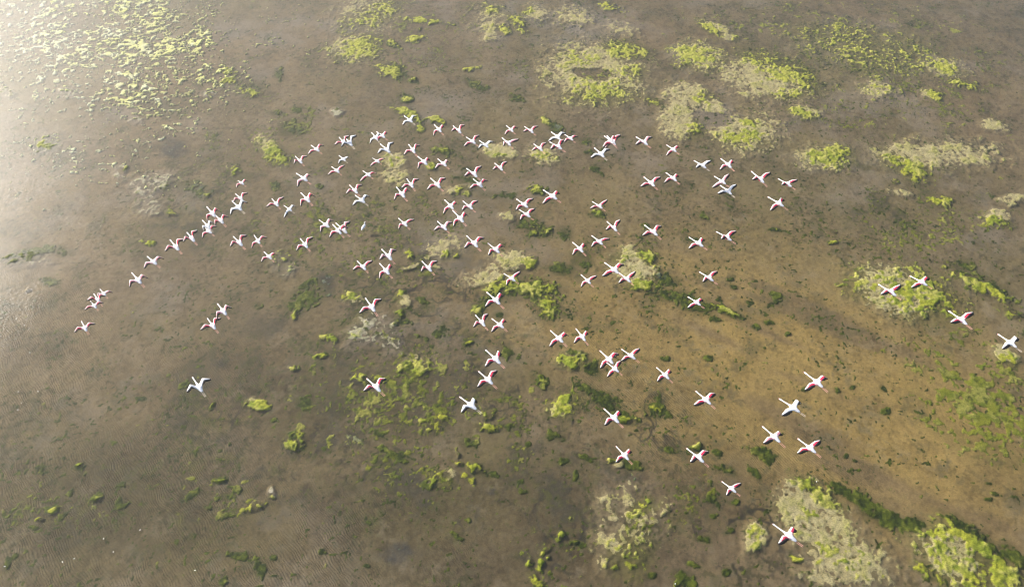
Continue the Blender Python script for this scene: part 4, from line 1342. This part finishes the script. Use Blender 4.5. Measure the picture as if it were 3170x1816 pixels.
    (2237.8, 1491.2, 2264.2, 1511.8, 2248.1, 1530.3, 2291.7, 1493.6, 'r', 'red winged flamingo without visible legs, alone above the small oval straw mat'),
    (2395, 1623, 2442.1, 1657.3, 2409.4, 1679, 2456.5, 1632.6, 'r', 'red winged flamingo nearest to the viewer, lowest in the picture, over the beige mat'),
    (2493.3, 1153.8, 2528.9, 1183.1, 2491.2, 1204.1, 2558.3, 1168.5, 'r', 'red winged flamingo with orange legs over tan sand, above the white long legged one'),
    (597.1, 1168.8, 616, 1197, 578.2, 1210.1, 650, 1171.2, 'w', 'lone white flamingo at lower left over a dark blue grey stain'),
]
for i, rec in enumerate(BIRDS):
    o = flamingo(i, rec)
    tag(o, rec[9], 'flamingo', 'flamingos flying in a loose flock over the lagoon')

# ---------------------------------------------------------------- a small white wading bird standing in the shallows
def egret(px, py):
    P = at(px, py, 0.0)
    o = bpy.data.objects.new('egret', None); C.link(o)
    o.location = P; o.rotation_euler = (0, 0, R(60)); o.scale = (1.4, 1.4, 1.4)
    v, f = [], []
    n = 10
    # one lofted body: tail, back, breast, neck in an S, head
    prof = [(-0.34, 0.25, 0.02, 0.015), (-0.26, 0.29, 0.07, 0.04), (-0.14, 0.34, 0.11, 0.09), (0.0, 0.37, 0.13, 0.11), (0.11, 0.40, 0.11, 0.10),
            (0.17, 0.47, 0.07, 0.06), (0.16, 0.54, 0.045, 0.04), (0.15, 0.60, 0.04, 0.035), (0.19, 0.645, 0.042, 0.036), (0.25, 0.65, 0.036, 0.03), (0.29, 0.645, 0.014, 0.012)]
    for s, (x, z, a, b) in enumerate(prof):
        p0, p1 = prof[max(0, s - 1)], prof[min(len(prof) - 1, s + 1)]
        t = Vector((p1[0] - p0[0], 0, p1[1] - p0[1])).normalized()
        up = Vector((-t.z, 0, t.x))
        for i in range(n):
            w = 2 * math.pi * i / n
            q_ = Vector((x, 0, z)) + Vector((0, math.cos(w) * a, 0)) + up * (math.sin(w) * b)
            v.append(tuple(q_))
    for s in range(len(prof) - 1):
        for i in range(n):
            j = (i + 1) % n
            f.append((s * n + i, s * n + n + i, s * n + n + j, s * n + j))
    f.append(tuple(range(n))); f.append(tuple(reversed(range(len(v) - n, len(v)))))
    b = mesh_obj('body', v, f, [M_WHITE], o)
    b.modifiers.new('smooth', 'SUBSURF').render_levels = 1
    def rod(name, pts, rad, mat):
        vv, ff = [], []
        for k_, p in enumerate(pts):
            for i in range(6):
                w = math.pi * i / 3
                vv.append((p[0] + math.cos(w) * rad[k_] * (0.3 if name == 'bill' else 1), p[1] + math.sin(w) * rad[k_], p[2] + (math.cos(w) * rad[k_] if name == 'bill' else 0)))
        for k_ in range(len(pts) - 1):
            for i in range(6):
                j = (i + 1) % 6
                ff.append((k_ * 6 + i, k_ * 6 + j, k_ * 6 + 6 + j, k_ * 6 + 6 + i))
        ff.append(tuple(reversed(range(6)))); ff.append(tuple(range(len(vv) - 6, len(vv))))
        mesh_obj(name, vv, ff, [mat], o)
    rod('bill', [(0.27, 0, 0.645), (0.34, 0, 0.64), (0.40, 0, 0.63)], (0.012, 0.008, 0.002), M_BILLT)
    for sy in (-1, 1):
        rod('leg', [(-0.02, sy * 0.035, 0.30), (-0.04, sy * 0.036, 0.15), (-0.02, sy * 0.036, -0.14)], (0.012, 0.010, 0.009), M_BILLT)
    tag(o, 'small white bird standing in the shallows beside the overlapping pair of flamingos', 'egret')
egret(1128.5, 711)

# ---------------------------------------------------------------- small white flecks floating on the water
FLECKS = [(321, 1666), (351, 1707), (194, 1738), (230, 1728), (434, 1639), (76, 1007), (118, 1211), (57, 1212), (67, 1247), (56, 1268),
            (93, 1091), (15, 1752), (2090, 1806), (3091, 1730), (2528, 1490), (604, 1764)]
def white_fleck(px, py, k):
    rn = random.Random(k)
    L_ = rn.uniform(0.10, 0.16); a = rn.uniform(0, 6.28)
    v, f = [], []
    for i in range(7):
        t = i / 6
        w = 0.032 * math.sin(math.pi * min(1, t * 0.9 + 0.08)) + 0.004
        z = 0.012 + 0.035 * t * t
        for y, dz in ((-w, 0.006), (0, 0.0), (w, 0.006)):
            v.append(((t - 0.5) * L_, y, z + dz))
    for i in range(6):
        for j in range(2):
            f.append((i * 3 + j, i * 3 + 3 + j, i * 3 + 4 + j, i * 3 + 1 + j))
    o = mesh_obj('white_fleck', v, f, [M_FLECK])
    s_ = o.modifiers.new('thick', 'SOLIDIFY'); s_.thickness = 0.006
    o.location = at(px, py, 0.0); o.rotation_euler = (0, 0, a)
    tag(o, 'tiny white fleck floating on the rippled water', 'white_fleck', 'white flecks floating on the water')
for k, (px, py) in enumerate(FLECKS): white_fleck(px, py, k)

# ---------------------------------------------------------------- hazy air over the lagoon
def haze_box():
    m, nt, out = nodes('hazy_air')
    pv_ = N(nt, 'ShaderNodeVolumePrincipled')
    pv_.inputs['Color'].default_value = (0.97, 0.97, 0.94, 1)
    pv_.inputs['Density'].default_value = 0.0014
    pv_.inputs['Anisotropy'].default_value = 0.66
    nt.links.new(pv_.outputs[0], out.inputs['Volume'])
    x, z0, z1 = 620.0, -1.6, 58.0
    v = [(-x, -x, z0), (x, -x, z0), (x, x, z0), (-x, x, z0), (-x, -x, z1), (x, -x, z1), (x, x, z1), (-x, x, z1)]
    f = [(3, 2, 1, 0), (4, 5, 6, 7), (0, 1, 5, 4), (1, 2, 6, 5), (2, 3, 7, 6), (3, 0, 4, 7)]
    o = mesh_obj('haze', v, f, [m], smooth=False)
    tag(o, kind='stuff')
haze_box()
